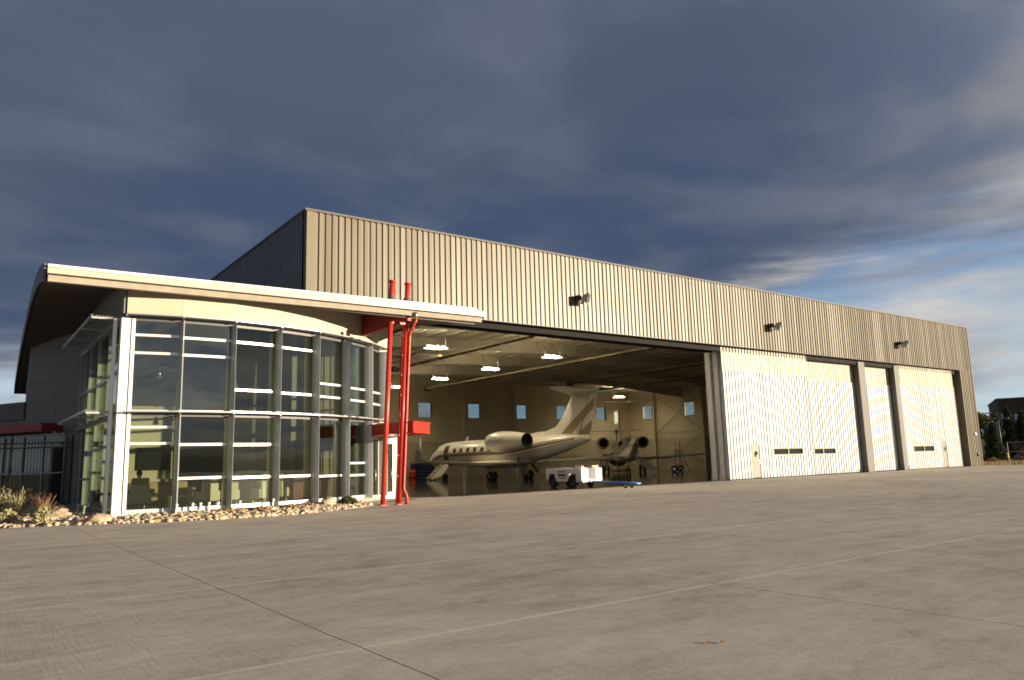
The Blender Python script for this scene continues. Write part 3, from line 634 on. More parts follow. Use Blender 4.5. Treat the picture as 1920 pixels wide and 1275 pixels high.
# glazed curve: panes, transoms, fins
UP=[[6.49,5.85],[6.46,5.83],[6.44,4.63],[6.40,4.59],[5.10,4.56],[5.06,4.53],[5.04,4.50]]
LO=[[3.23,2.66],[2.61,1.42],[2.59,1.38],[1.36],[1.31],[1.81,1.29],[]]
ZU0,ZU1,ZL0,ZL1=3.82,7.02,.40,3.58
for i in range(7):
    p=ARC[i]; q=ARC[i+1]
    for lev,(z0,z1,tr) in enumerate(((ZL0,ZL1,LO[i]),(ZU0,ZU1,UP[i]))):
        if lev==0 and i==6: continue
        m=MB(); m.slab(p,q,.03,z0,z1,0)
        o=obj('glass_bay',m,GLASSW if (lev==1 and i<2) else GLASS,lb)
        for z in (*tr,z0-.03):
            t=MB(); t.slab((p[0]+.0*NRM[i].x,p[1]),(q[0],q[1]),.17,z-.045,z+.045,0); obj('transom',t,ALU,o)
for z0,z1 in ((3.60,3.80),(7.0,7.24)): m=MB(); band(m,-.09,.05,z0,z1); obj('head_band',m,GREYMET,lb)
m=MB(); band(m,-.1,.10,.263,.325); obj('sill_band',m,ALU,lb)
for i in range(1,8):
    p=Vector((*ARC[i],0)); n=NRM[i]; t=Vector((-n.y,n.x,0))
    m=MB()
    for z0,z1 in ((.28,3.66),(3.84,7.04)):
        prof=[(-.10,-.045),(.09,-.045),(.10,-.078),(.25,-.062),(.42,-.016),(.44,0),(.42,.016),(.25,.062),(.10,.078),(.09,.045),(-.10,.045)]
        m.prism([((p+n*a+t*b).x,(p+n*a+t*b).y) for a,b in prof],z0,z1)
    fo=obj('fin',m,ALUDK,lb)
    m=MB()
    for z0,z1 in ((.30,3.58),(3.83,6.98)): m.prism([((p+n*a+t*b).x,(p+n*a+t*b).y) for a,b in ((-.42,-.04),(-.101,-.04),(-.101,.04),(-.42,.04))],z0,z1)
    obj('inner_mullion',m,mat('pale_inner_mullion',(.66,.60,.46),.5) if 'pale_inner_mullion' not in MATS else MATS['pale_inner_mullion'],fo)
# horizontal sunshades that follow the curve
for z in (7.10,3.68):
    m=MB(); band(m,.46,.50,z+.055,z+.10); 
    for k in range(5): band(m,.10+.07*k,.155+.07*k,z+.06,z+.085)
    for i in range(0,8):
        p=Vector((*ARC[i],0)); n=NRM[i]; t=Vector((-n.y,n.x,0)); m.prism([((p+n*a+t*b).x,(p+n*a+t*b).y) for a,b in ((.1,-.03),(.44,-.03),(.44,.03),(.1,.03))],z+.02,z+.055)
    obj('sunshade',m,ALUDK,lb)
# corner column
m=MB(); m.obox((-8.10,-4.06,3.62),(.31,.30,6.9),None,0,.02); m.box((-7.915,-4.24,.16),(-7.80,-4.02,7.05)); m.box((-8.44,-3.95,.2),(-8.335,-3.70,7.05)); obj('corner_column',m,ALU,lb)
# side glazing X=-8.06
SY=[-3.70,-1.0,1.55,3.95,5.65,6.88]
STR={0:(6.25,5.3,2.65,1.5),1:(5.2,2.6),2:(5.2,1.45),3:(5.2,1.45),4:(5.2,1.45)}
for k in range(5):
    for z0,z1 in ((ZL0,ZL1),(ZU0,ZU1)):
        m=MB(); m.box((-8.08,SY[k]+.03,z0),(-8.05,SY[k+1]-.03,z1)); o=obj('glass_bay',m,GLASSF,lb)
        for z in STR[k]:
            if z0<z<z1: t=MB(); t.box((-8.15,SY[k]+.05,z-.045),(-7.98,SY[k+1]-.05,z+.045)); obj('transom',t,ALUDK,o)
    m=MB(); m.box((-8.14,SY[k+1]-.035,.27),(-7.98,SY[k+1]+.035,7.05)); obj('side_mullion',m,ALUDK,lb)
m=MB(); m.box((-8.16,-3.7,3.6),(-7.96,6.88,3.8)); m.box((-8.16,-3.7,7.04),(-7.96,6.88,7.25)); m.box((-8.16,-3.7,.262),(-7.96,6.88,.38)); obj('side_band',m,ALUDK,lb)
for z in (7.12,3.78):
    m=MB(); x1=-8.32; x0=-9.12
    m.hexa([(x0,-3.55,z),(x0+.07,-3.6,z),(x0+.07,4.7,z),(x0,4.75,z),(x0,-3.55,z+.1),(x0+.07,-3.6,z+.1),(x0+.07,4.7,z+.1),(x0,4.75,z+.1)])
    for i in range(7): xx=x0+.12+i*.1; m.hexa([(xx,-3.6,z+.01),(xx+.075,-3.6,z+.06),(xx+.075,4.7,z+.06),(xx,4.7,z+.01),(xx,-3.6,z+.025),(xx+.075,-3.6,z+.075),(xx+.075,4.7,z+.075),(xx,4.7,z+.025)])
    for y in (-3.62,-1.0,1.55,3.95): m.box((x0+.01,y-.03,z-.06),(-8.16,y+.03,z+.005))
    obj('side_sunshade',m,ALUDK,lb)
# entrance: door leaves in the last bay and in the end wall
m=MB(); p,q=Vector((*ARC[6],0)),Vector((*ARC[7],0))
def along(a,off=0):
    d=(q-p).normalized(); n=Vector((d.y,-d.x,0)); r=p+d*a+n*off; return (r.x,r.y)
L7=(q-p).length
for a,b,z0,z1 in ((.06,.16,.13,3.0),(L7-.16,L7-.06,.13,3.0),(.16,L7-.16,2.86,3.0),(.16,L7-.16,.13,.34),(L7/2-.05,L7/2+.05,.34,2.86)):
    m.slab(along(a),along(b),.08,z0,z1)
m.slab(along(.0),along(L7),.12,3.02,3.6)
o=obj('entrance_door',m,ALU,lb); g=MB(); g.slab(along(.161),along(L7-.161),.02,.342,2.858); obj('door_glass',g,GLASS,o)
h=MB(); h.tube([(*along(.42,.05),1.0),(*along(.42,.14),1.02),(*along(.42,.14),1.45),(*along(.42,.05),1.47)],.02,8); obj('handle',h,CHROME,o); h=MB(); h.tube([(*along(L7/2+.15,.05),1.0),(*along(L7/2+.15,.14),1.02),(*along(L7/2+.15,.14),1.45),(*along(L7/2+.15,.05),1.47)],.02,8); obj('handle',h,CHROME,o)
m=MB()
for a,b,z0,z1 in ((3.50,3.58,.13,2.94),(4.20,4.29,.13,2.94),(3.59,4.19,2.7,2.94),(3.59,4.19,.13,.42)): m.box((a,-.62,z0),(b,-.54,z1))
o=obj('end_door',m,ALU,lb); g=MB(); g.box((3.59,-.59,.42),(4.19,-.57,2.7)); obj('door_glass',g,GLASS,o)
h=MB(); h.tube([(4.08,-.62,1.02),(4.08,-.70,1.04),(4.08,-.70,1.46),(4.08,-.62,1.48)],.02,8); obj('handle',h,CHROME,o)
# red entrance canopy
m=MB(); cp=[(2.30,-1.80),(2.90,-4.98),(4.42,-3.72),(4.46,-.70),(3.5,-.66)]
m.prism(cp,3.06,3.44); 
cc=Vector((3.4,-2.6)); big=[((Vector(a)-cc)*1.035+cc) for a in cp[:3]]+[Vector(a) for a in cp[3:]]
m.prism([(a.x,a.y) for a in big],3.441,3.50); m.prism([(a.x,a.y) for a in big],3.0,3.059); obj('entrance_canopy',m,RED,lb)
# red posts, beam and downspout
PT=[((1.67,-4.6,.07),(2.13,-4.6,9.55)),((2.42,-4.6,.07),(2.88,-4.6,9.52))]
for a,b in PT:
    A,B=Vector(a),Vector(b); m=MB(); m.cyl(A,A.lerp(B,.808),.105,18); m.cyl(A.lerp(B,.845),B,.115,18); m.cyl(A.lerp(B,.993),B.lerp(A,-.002),.15,18); m.box((A.x-.16,A.y-.16,A.z-.06),(A.x+.16,A.y+.16,A.z+.015))
    for sx in (-.12,.12):
        for sy in (-.12,.12): m.cyl((A.x+sx,A.y+sy,A.z+.01),(A.x+sx,A.y+sy,A.z+.05),.018,6)
    o=obj('post',m,RED,lb); f=MB(); c=A.lerp(B,.912); f.cyl(c,c+Vector((0,0,.16)),.2,16,0,.15); obj('flashing_boot',f,GREYMET,o)
m=MB(); A,B=Vector(PT[1][0]),Vector(PT[1][1]); A2=A.lerp(B,.006);B2=A.lerp(B,.80)
m.hexa([A2+Vector((-.17,-.03,0)),A2+Vector((-.08,-.03,0)),A2+Vector((-.08,.03,0)),A2+Vector((-.17,.03,0)),B2+Vector((-.17,-.03,0)),B2+Vector((-.08,-.03,0)),B2+Vector((-.08,.03,0)),B2+Vector((-.17,.03,0))])
for i in range(34):
    if i%4 or i<3: continue
    c=A.lerp(B,.03+i*.0225); m.box((c.x-.15,c.y-.036,c.z),(c.x-.13,c.y-.031,c.z+.03),1)
obj('post_shade_strip',m,[mat('shaded_post_red',(.13,.010,.008),.9,spec=.05),WHITE],lb)  # dark red strip painting the shaded side of the second post, no real plate
m=MB()
for a,b in ((1.98,2.18),(2.36,2.74)): m.box((a+.1,-4.68,7.66),(b-.02,-4.58,7.75))
obj('post_cleat',m,RED,lb)
m=MB(); wA=Vector((2.08,-1.9,0)); wB=Vector((2.82,-4.9,0)); d=(wB-wA).normalized(); n=Vector((d.y,-d.x,0))*.14
def bq(P,z): return [P-n+Vector((0,0,z)),P+n+Vector((0,0,z))]
b0=bq(wA,7.52)+bq(wB,7.80)[::-1]; t0=bq(wA,8.50)+bq(wB,7.98)[::-1]
t0=[Vector((p.x,p.y,zsof(p.y)-.005)) for p in b0]
m.hexa(b0+t0); obj('roof_beam',m,REDDK,lb)
m=MB(); D=A+Vector((.13,-.13,0)); U=A.lerp(B,.775)+Vector((.12,-.13,0))
m.tube([(3.06,-5.0,8.19),(3.06,-5.0,7.93)],.075,10,1)
m.tube([(3.06,-5.0,7.95),(3.05,-5.0,7.80),(2.92,-4.88,7.48),U+Vector((.02,-.02,0)),U-Vector((.01,0,.25)),D+Vector((.01,0,.66)),D+Vector((.03,-.01,.54)),D+Vector((.10,-.05,.40)),D+Vector((.12,-.07,.28)),D+Vector((.12,-.07,0.))],.062,10,0)
m.cyl(D+Vector((.12,-.07,.0)),D+Vector((.12,-.07,.22)),.09,14)
for i in range(9): c=D.lerp(U,.12+i*.1); m.tube([c+Vector((-.1,.0,0)),c+Vector((.1,0,0))],.088,8) if False else m.cyl(c-Vector((0,0,.02)),c+Vector((0,0,.02)),.07,10)
obj('downspout',m,[RED,CHROME],lb)
m=MB(); m.box((2.35,-4.3,.098),(4.7,-3.95,.104)) if False else m.prism([(2.9,-3.0),(4.6,-2.1),(4.5,-1.85),(2.8,-2.75)],.10,.112); obj('trench_drain',m,DARK,lb)

# office wing to the left of the panel wall
ow=thing('office_wing','low dark office wing with red canopy and storefront windows at the far left','office building',(-10.9,12.1,.05))
m=MB(); m.prism([wp(WL+.02,0),wp(WL+12,0),wp(WL+12,-6),wp(WL+.02,-2.5)],3.8,4.35); obj('wall',m,GREYPANEL,ow)
m=MB()
for i in range(7):
    z=4.36+i*.12; m.prism([wp(WL+.03,.10),wp(WL+12,.10),wp(WL+12,-6),wp(WL+.03,-2.5)],z,z+.095); m.prism([wp(WL+.03,.06),wp(WL+12,.06),wp(WL+12,-6),wp(WL+.03,-2.5)],z+.095,z+.12)
obj('ribbed_roof',m,GREYMET,ow)
m=MB(); m.prism([wp(.95,1.05),wp(WL+9,1.05),wp(WL+9,.05),wp(.95,.05)],3.64,4.02); obj('canopy',m,REDDK,ow)
s0=.78; k=0
while s0<WL+9:
    s1=s0+1.5; m=MB()
    for a,b,z0,z1 in ((s0,s0+.07,.15,3.6),(s0+.07,s1,3.5,3.6),(s0+.07,s1,.15,.4),(s0+.07,s1,1.72,1.79),(s0+.07,s1,2.95,3.02)): m.prism([wp(a,.02),wp(b,.02),wp(b,-.1),wp(a,-.1)],z0,z1)
    o=obj('storefront_window',m,ALUDK,ow); g=MB(); g.prism([wp(s0+.07,-.03),wp(s1,-.03),wp(s1,-.05),wp(s0+.07,-.05)],.4,3.5); obj('pane',g,DKGLASS,o); s0=s1
m=MB(); c=wp(.62,.12); m.tube([(*wp(1.0,.5),3.66),(*wp(.8,.3),3.5),(*wp(.62,.10),3.35),(*wp(.62,.10),.3)],.05,8); obj('downpipe',m,ALUDK,ow)

# ------------------------------------------------------------------ fence
fn_=thing('metal_fence','black metal picket fence left of the glass lobby','fence',(-10,7.5,.25))
fa=Vector((-8.35,6.15)); fd=Vector((-.8,.6)); FL=11.
def fp(s,o=0): q=fa+fd*s+Vector((.6,.8))*o; return q
m=MB()
for z in (.42,2.86,3.06):
    a,b=fp(0),fp(FL); r=MB(); r.slab((a.x,a.y),(b.x,b.y),.035,z,z+.06,0); obj('rail',r,BLKMET,fn_)
s=.13
while s<FL:
    q=fp(s); r=MB(); r.box((q.x-.012,q.y-.012,.25),(q.x+.012,q.y+.012,3.24)); r.cyl((q.x,q.y,3.24),(q.x,q.y,3.3),.016,4,0,.001); obj('picket',r,BLKMET,fn_); s+=.142
for s in (0,2.75,5.5,8.25,11):
    q=fp(s); r=MB(); r.box((q.x-.04,q.y-.04,.15),(q.x+.04,q.y+.04,3.38)); r.cyl((q.x,q.y,3.38),(q.x,q.y,3.46),.05,4,0,.01); obj('fence_post',r,BLKMET,fn_)

# ------------------------------------------------------------------ gravel bed, boulders, plants
EDGE=[(-22,4.5),(-16,-.9),(-13,-2.7),(-11.1,-3.95),(-9.2,-5.25),(-7.2,-6.25),(-5.4,-6.75),(-3.9,-6.85),(-2.4,-6.6),(-.8,-5.9),(.5,-5.1),(1.25,-4.45),(1.52,-4.0),(1.55,-3.4),(1.75,-2.45)]
BED=EDGE+[(2.05,-1.98)]+[ARC[i] for i in (6,5,4,3,2,1,0)][1:]+[(-8.2,-3.8),(-8.2,6.8),(-9.6,9.9),(-16,21),(-24,12)]
def inside(x,y,P):
    c=False; n=len(P)
    for i in range(n):
        (x1,y1),(x2,y2)=P[i],P[(i+1)%n]
        if (y1>y)!=(y2>y) and x<(x2-x1)*(y-y1)/(y2-y1)+x1: c=not c
    return c
def bz(x,y):
    d=min(math.hypot(x-a,y-b) for a,b in EDGE_D); t=min(1,d/1.8); return .03+.16*t
EDGE_D=[]
for (a,b),(c,d) in zip(EDGE[:-1],EDGE[1:]):
    for k in range(8): EDGE_D.append((a+(c-a)*k/8,b+(d-b)*k/8))
gx=fr(-24,3,.5); gy=fr(-8,21,.5); m=MB()
for x0,x1 in zip(gx[:-1],gx[1:]):
    for y0,y1 in zip(gy[:-1],gy[1:]):
        if all(inside(x,y,BED) for x,y in ((x0,y0),(x1,y0),(x1,y1),(x0,y1))): m.add([(x0,y0,bz(x0,y0)),(x1,y0,bz(x1,y0)),(x1,y1,bz(x1,y1)),(x0,y1,bz(x0,y1))],[(0,1,2,3)],0,True)
structure(obj('planting_bed',m,BEDM))
rnd=random.Random(3); m=MB(); cnt=0
tries=0
while cnt<7800 and tries<90000:
    tries+=1
    x=rnd.uniform(-14.5,2.2); y=rnd.uniform(-7.2,8.5)
    if not inside(x,y,BED): continue
    if y>-1 and rnd.random()<.55: continue
    r=rnd.choice((.045,.055,.065,.075,.09,.11)) if y<0 else rnd.uniform(.07,.13)
    de=min(math.hypot(x-a,y-b) for a,b in EDGE_D)
    if de<r*.6: continue
    an=rnd.uniform(0,pi); sx,sy,sz_=rnd.uniform(.9,1.35),rnd.uniform(.7,1.),rnd.uniform(.5,.75)
    b=MB(); b.ball((0,0,0),r,0,6,4,(1,1,1),.7,rnd.uniform(0,50)); z=bz(x,y)+r*.30+rnd.uniform(0,.03)
    o=len(m.v); tl=rnd.uniform(-.4,.4)
    for p in b.v:
        X,Y,Z=p[0]*sx,p[1]*sy,p[2]*sz_; Z,X=Z*cos(tl)-X*sin(tl),Z*sin(tl)+X*cos(tl)
        m.v.append((x+X*cos(an)-Y*sin(an),y+X*sin(an)+Y*cos(an),z+Z))
    mi=rnd.choices((0,1,2,3),(.40,.32,.2,.08))[0]
    for f in b.f: m.f.append([i+o for i in f]); m.m.append(mi); m.sm.append(True)
    cnt+=1
stuff(obj('river_rocks',m,ROCKM))
def boulder(x,y,z,r,sc,rz,label,seed):
    b=MB(); b.ball((0,0,0),r,0,24,16,(1,1,1),.40,seed); w=MB()
    for p in b.v:
        q=Vector(p); q+=q.normalized()*r*(.16*noise.noise(q*2.2/r+Vector((seed,0,0)))+.05*noise.noise(q*6/r))
        X,Y,Z=q.x*sc[0],q.y*sc[1],q.z*sc[2]; w.v.append((x+X*cos(rz)-Y*sin(rz),y+X*sin(rz)+Y*cos(rz),z+Z))
    w.f,w.m,w.sm=b.f,b.m,b.sm; tag(obj('boulder',w,BOULD),label,'boulder','landscape boulders in the gravel')
boulder(-9.62,-2.75,.30,.27,(1.4,.9,.85),-.5,'smooth tan boulder lying left of the corner column, beside white stakes',3.)
boulder(-8.75,-5.2,.22,.22,(1.7,.8,.75),-.3,'rough tan boulder at the foot of the white corner column',9.)
boulder(-.55,-4.3,.28,.27,(1.25,.9,.8),.5,'tan boulder at the right end of the glass front, beside a green shrub',15.)
boulder(-9.75,2.6,.27,.30,(1.2,.9,.9),.3,'small tan boulder among grasses in front of the black fence',22.)
boulder(-9.6,1.0,.27,.24,(1.1,.9,.9),.9,'small reddish tan boulder close to the fence, behind the smooth boulder',31.)
def shrub(x,y,z,rad_,h,n,mats,label,cat,group,leaf=.05,seed=0,name='shrub'):
    r=random.Random(seed); t=thing(name,label,cat,(x,y,z),0,group); m=MB()
    for i in range(n):
        th=r.uniform(0,2*pi); u=r.random()**.5; hh=r.uniform(.1,1)
        c=Vector((x+rad_*u*cos(th)*(1-.3*hh),y+rad_*u*sin(th)*(1-.3*hh),z+h*hh*(1-.5*u)))
        d=Vector((r.uniform(-1,1),r.uniform(-1,1),r.uniform(.0,1))).normalized(); p=d.orthogonal().normalized()*leaf*.35
        m.add([c-p,c+d*leaf*.5-p*.4,c+d*leaf,c+d*leaf*.5+p*.9,c+p],[(0,1,2,3,4)],0 if r.random()<.7 else len(mats)-1)
    obj('foliage',m,mats,t)
    m=MB()
    for i in range(8):
        th=r.uniform(0,2*pi); m.tube([(x,y,z),(x+rad_*.6*cos(th),y+rad_*.6*sin(th),z+h*.6)],[.012,.005],4)
    obj('stem',m,BARK,t)
def tuft(x,y,z,h,w,n,mats,label,seed,lean=.35):
    r=random.Random(seed); t=thing('grass_tuft',label,'ornamental grass',(x,y,z),0,'dry grasses and sages in the gravel bed'); m=MB()
    for i in range(n):
        th=r.uniform(0,2*pi); b=Vector((x+w*.35*r.random()*cos(th),y+w*.35*r.random()*sin(th),z)); hh=h*r.uniform(.6,1.); l=w*lean*r.uniform(.4,1.4)
        tip=b+Vector((cos(th)*l,sin(th)*l,hh)); mid=b.lerp(tip,.55)+Vector((-cos(th)*l*.15,-sin(th)*l*.15,hh*.08)); s=Vector((-sin(th),cos(th),0))*.007
        m.add([b-s,b+s,mid+s,mid-s],[(0,1,2,3)],0); m.add([mid-s,mid+s,tip],[(0,1,2)],0)
        if r.random()<.5:
            for k in range(6):
                c=mid.lerp(tip,.2+.16*k); d=Vector((r.uniform(-1,1),r.uniform(-1,1),.8)).normalized()*.09; q=d.orthogonal().normalized()*.014; m.add([c-q,c+d,c+q],[(0,1,2)],1)
    obj('blades',m,mats,t)
tuft(-11.25,-.3,.18,1.3,.55,130,[STRAW,SAGE],'tall pale grass tuft at the far left in front of the fence',1,.3)
tuft(-10.75,-1.0,.18,1.05,.7,100,[STRAW,SAGE],'spreading pale grass tuft with curved stems left of the dark fence gate',2,.8)
tuft(-10.05,-2.2,.18,.85,.5,80,[STRAW,REDPL],'thin reddish grass tuft behind the smooth boulder',3,.5)
shrub(-11.1,-3.0,.14,.34,.50,420,[SAGE,STRAW],'round pale sage clump at the far left edge of the gravel','shrub','dry grasses and sages in the gravel bed',.10,5)
shrub(-10.2,-4.1,.12,.32,.55,420,[SAGE,STRAW],'pale green sage clump in front of the smooth boulder','shrub','dry grasses and sages in the gravel bed',.10,6)
shrub(.35,-4.1,.14,.42,.34,1500,[LEAF,LEAFY],'low dark green shrub beside the boulder next to the red posts','shrub',None,.12,7)
for i,(x,y,l) in enumerate(((-4.6,-5.1,'red brown ground cover plant in front of the second glass bay'),(-3.6,-5.3,'red brown ground cover plant in front of the third glass bay, left of another'),(-2.4,-5.0,'red brown ground cover plant in the gravel below the third fin'),(-1.5,-4.5,'red brown ground cover plant nearest the right boulder'),(-10.9,.6,'rust coloured low plant at the far left under the tall grass'))):
    shrub(x,y,.16,.38,.2,260,[REDPL,STRAW],l,'ground cover','red brown plants in the gravel',.08,20+i,'ground_cover')
def stake(x,y,label,h=.34):
    t=thing('irrigation_stake',label,'stake',(x,y,.15),0,'white stakes in the gravel bed'); m=MB(); m.cyl((x,y,.15),(x+.03,y,.15+h),.035,8); obj('pipe',m,WHITE,t); m=MB(); m.cyl((x+.03,y,.15+h),(x+.035,y,.22+h),.05,8); obj('cap',m,WHITE,t)
for x,y,l in ((-8.75,-.1,'white stake left of the corner column, beside the smooth boulder'),(-8.85,-2.4,'white stake between the two boulders at the corner column'),(-6.35,-4.85,'white stake at the first aluminium fin'),(-5.8,-4.75,'white stake under the second glass bay, leftmost of four there'),(-5.55,-4.8,'white stake under the second glass bay, second from the first fin'),(-5.25,-4.75,'white stake under the second glass bay, third from the first fin'),(-4.95,-4.8,'white stake under the second glass bay, nearest the second fin'),(-4.2,-4.85,'white stake just right of the second aluminium fin'),(-2.9,-4.6,'white stake at the third aluminium fin')): stake(x,y,l)

# ------------------------------------------------------------------ lobby furniture
def chair(x,y,rz,label,first=[None]):
    if first[0] is None:
        t=thing('lounge_chair',label,'lounge chair',(x,y,.275),rz,'pale lounge chairs in the lobby')
        m=MB(); m.obox((0,0,.36),(.62,.62,.18),None,0,.03); obj('seat',m,UPH,t,local=True)
        m=MB(); m.obox((0,.30,.62),(.62,.13,.72),None,0,.03); obj('backrest',m,UPH,t,local=True)
        m=MB(); m.obox((0,.30,1.08),(.58,.11,.24),None,0,.03); obj('headrest',m,UPHT,t,local=True)
        for sx in (-1,1): m=MB(); m.obox((.34*sx,0,.45),(.08,.62,.36),None,0,.02); obj('armrest',m,UPH,t,local=True)
        for sx in (-1,1):
            for sy in (-1,1): m=MB(); m.cyl((.27*sx,.27*sy,0),(.27*sx,.27*sy,.27),.02,8); obj('leg',m,CHROME,t,local=True)
        first[0]=t; return t
    return dup(first[0],(x,y,.275),rz,label)
chair(-7.2,-2.9,pi,'pale lounge chair in the first glass bay with the seated person'); chair(-4.9,-3.1,pi+.2,'pale lounge chair in the second glass bay with tan headrest, left one'); chair(-4.05,-2.9,pi-.1,'pale lounge chair behind the second aluminium fin'); chair(-2.7,-2.9,pi+.3,'pale lounge chair in the third glass bay'); chair(-1.9,-2.3,pi*.8,'pale lounge chair at the third fin, farthest right of the pale ones')
t=thing('sofa','tan leather sofa in the lobby behind the first glass bay','sofa',(-6.0,-.6,.275))
m=MB(); m.obox((-6,-.6,.56),(2.2,.85,.32),None,0,.05); obj('seat',m,UPHT,t); m=MB(); m.obox((-6,-.2,.95),(2.2,.22,.66),None,0,.06); obj('backrest',m,UPHT,t)
for sx in (-1,1): m=MB(); m.obox((-6+1.15*sx,-.6,.72),(.2,.85,.62),None,0,.05); obj('armrest',m,UPHT,t)
m=MB()
for sx in (-1,1): m.cyl((-6+.9*sx,-.9,.275),(-6+.9*sx,-.9,.41),.03,8); m.cyl((-6+.9*sx,-.3,.275),(-6+.9*sx,-.3,.41),.03,8)
obj('feet',m,CHROME,t)
t=thing('side_table','low white side table with books in the second glass bay','table',(-5.7,-2.6,.275)); m=MB(); m.box((-6.1,-2.95,.72),(-5.3,-2.3,.78)); obj('table_top',m,UPH,t)
for sx in (-.35,.35): m=MB(); m.box((-5.7+sx-.03,-2.9,.275),(-5.7+sx+.03,-2.35,.719)); obj('leg',m,UPH,t)
t=thing('reception_desk','dark red reception desk in the fourth glass bay','desk',(-.3,-1.6,.275)); m=MB(); m.box((-1.1,-1.9,.275),(.5,-1.4,1.25)); obj('front_panel',m,mat('dark_red_panel',(.12,.02,.015),.5),t); m=MB(); m.box((-1.15,-1.95,1.251),(.55,-1.35,1.3)); obj('counter_top',m,DARK,t)
def pend(x,y,z,label):
    t=thing('pendant_lamp',label,'pendant lamp',(x,y,z),0,'pendant lamps in the lobby'); m=MB(); m.cyl((x,y,z+.35),(x,y,zsof(y)),.008,5); obj('cord',m,CHROME,t); m=MB(); m.cyl((x,y,z),(x,y,z+.36),.11,14,0,.03); obj('lamp_shade',m,CHROME,t)
pend(-6.7,-3.0,5.1,'small cone pendant lamp in the first glass bay'); pend(-3.75,-2.4,4.9,'small cone pendant lamp in the third glass bay'); pend(-.6,-2.0,4.7,'small cone pendant lamp in the fifth glass bay')
# seated person
def skinfig(name,joints,edges,radii,mats_fn,parent):
    me=bpy.data.meshes.new(name); me.from_pydata(joints,edges,[]); o=bpy.data.objects.new(name,me); COL.objects.link(o); o.parent=parent
    md=o.modifiers.new('skin','SKIN'); md.use_smooth_shade=True
    for i,r in enumerate(radii): me.skin_vertices[0].data[i].radius=(r,r)
    me.skin_vertices[0].data[0].use_root=True
    s=o.modifiers.new('sub','SUBSURF'); s.levels=1; s.render_levels=2
    me.materials.append(mats_fn); return o
pt=thing('person','person in a blue shirt seated in a lounge chair behind the first glass bay','person',(-7.2,-2.95,.275),pi-.5)
J=[(0,0,.55),(0,.04,.78),(0,.06,1.0),(0,.03,1.13),(0,0,1.2),(-.2,.05,.98),(-.26,-.02,.74),(-.2,-.22,.68),(.2,.05,.98),(.26,-.02,.74),(.2,-.22,.68)]
ob=skinfig('shirt',J,[(0,1),(1,2),(2,3),(3,4),(2,5),(5,6),(6,7),(2,8),(8,9),(9,10)],[.16,.16,.17,.07,.06,.08,.055,.045,.08,.055,.045],SHIRT,pt)
J=[(0,0,.55),(-.1,-.05,.52),(-.14,-.46,.50),(-.14,-.48,.06),(.1,-.05,.52),(.14,-.46,.50),(.14,-.48,.06)]
skinfig('trousers',J,[(0,1),(1,2),(2,3),(0,4),(4,5),(5,6)],[.15,.11,.075,.05,.11,.075,.05],TROU,pt)
m=MB(); m.ball((0,-.01,1.34),.105,0,14,10,(.85,1.0,1.2)); m.ball((0,-.115,1.33),.02,0,6,5); m.cyl((0,0.01,1.15),(0,0,1.28),.055,10)
for sx in (-1,1):
    m.ball((.09*sx,0,1.33),.025,0,6,5,(.5,1,1.3)); m.ball((.035*sx,-.095,1.365),.012,1,6,5)
    h=Vector((.2*sx,-.24,.68)); m.ball(h+Vector((0,-.03,0)),.04,0,8,6,(1,1.2,.6))
    for k in range(4): m.tube([h+Vector((-.025+.017*k,-.06,0)),h+Vector((-.025+.017*k,-.10,-.01)),h+Vector((-.025+.017*k,-.115-.006*(k%2),-.035))],[.010,.009,.007],6)
    m.tube([h+Vector((-.035*sx,-.02,0)),h+Vector((-.06*sx,-.05,0)),h+Vector((-.055*sx,-.08,-.01))],[.011,.010,.008],6)
obj('head_and_hands',m,[SKIN,BLACK],pt,local=True)
m=MB(); m.ball((0,.015,1.375),.108,0,14,8,(.88,1.,1.08)); obj('hair',m,TROU,pt,local=True)
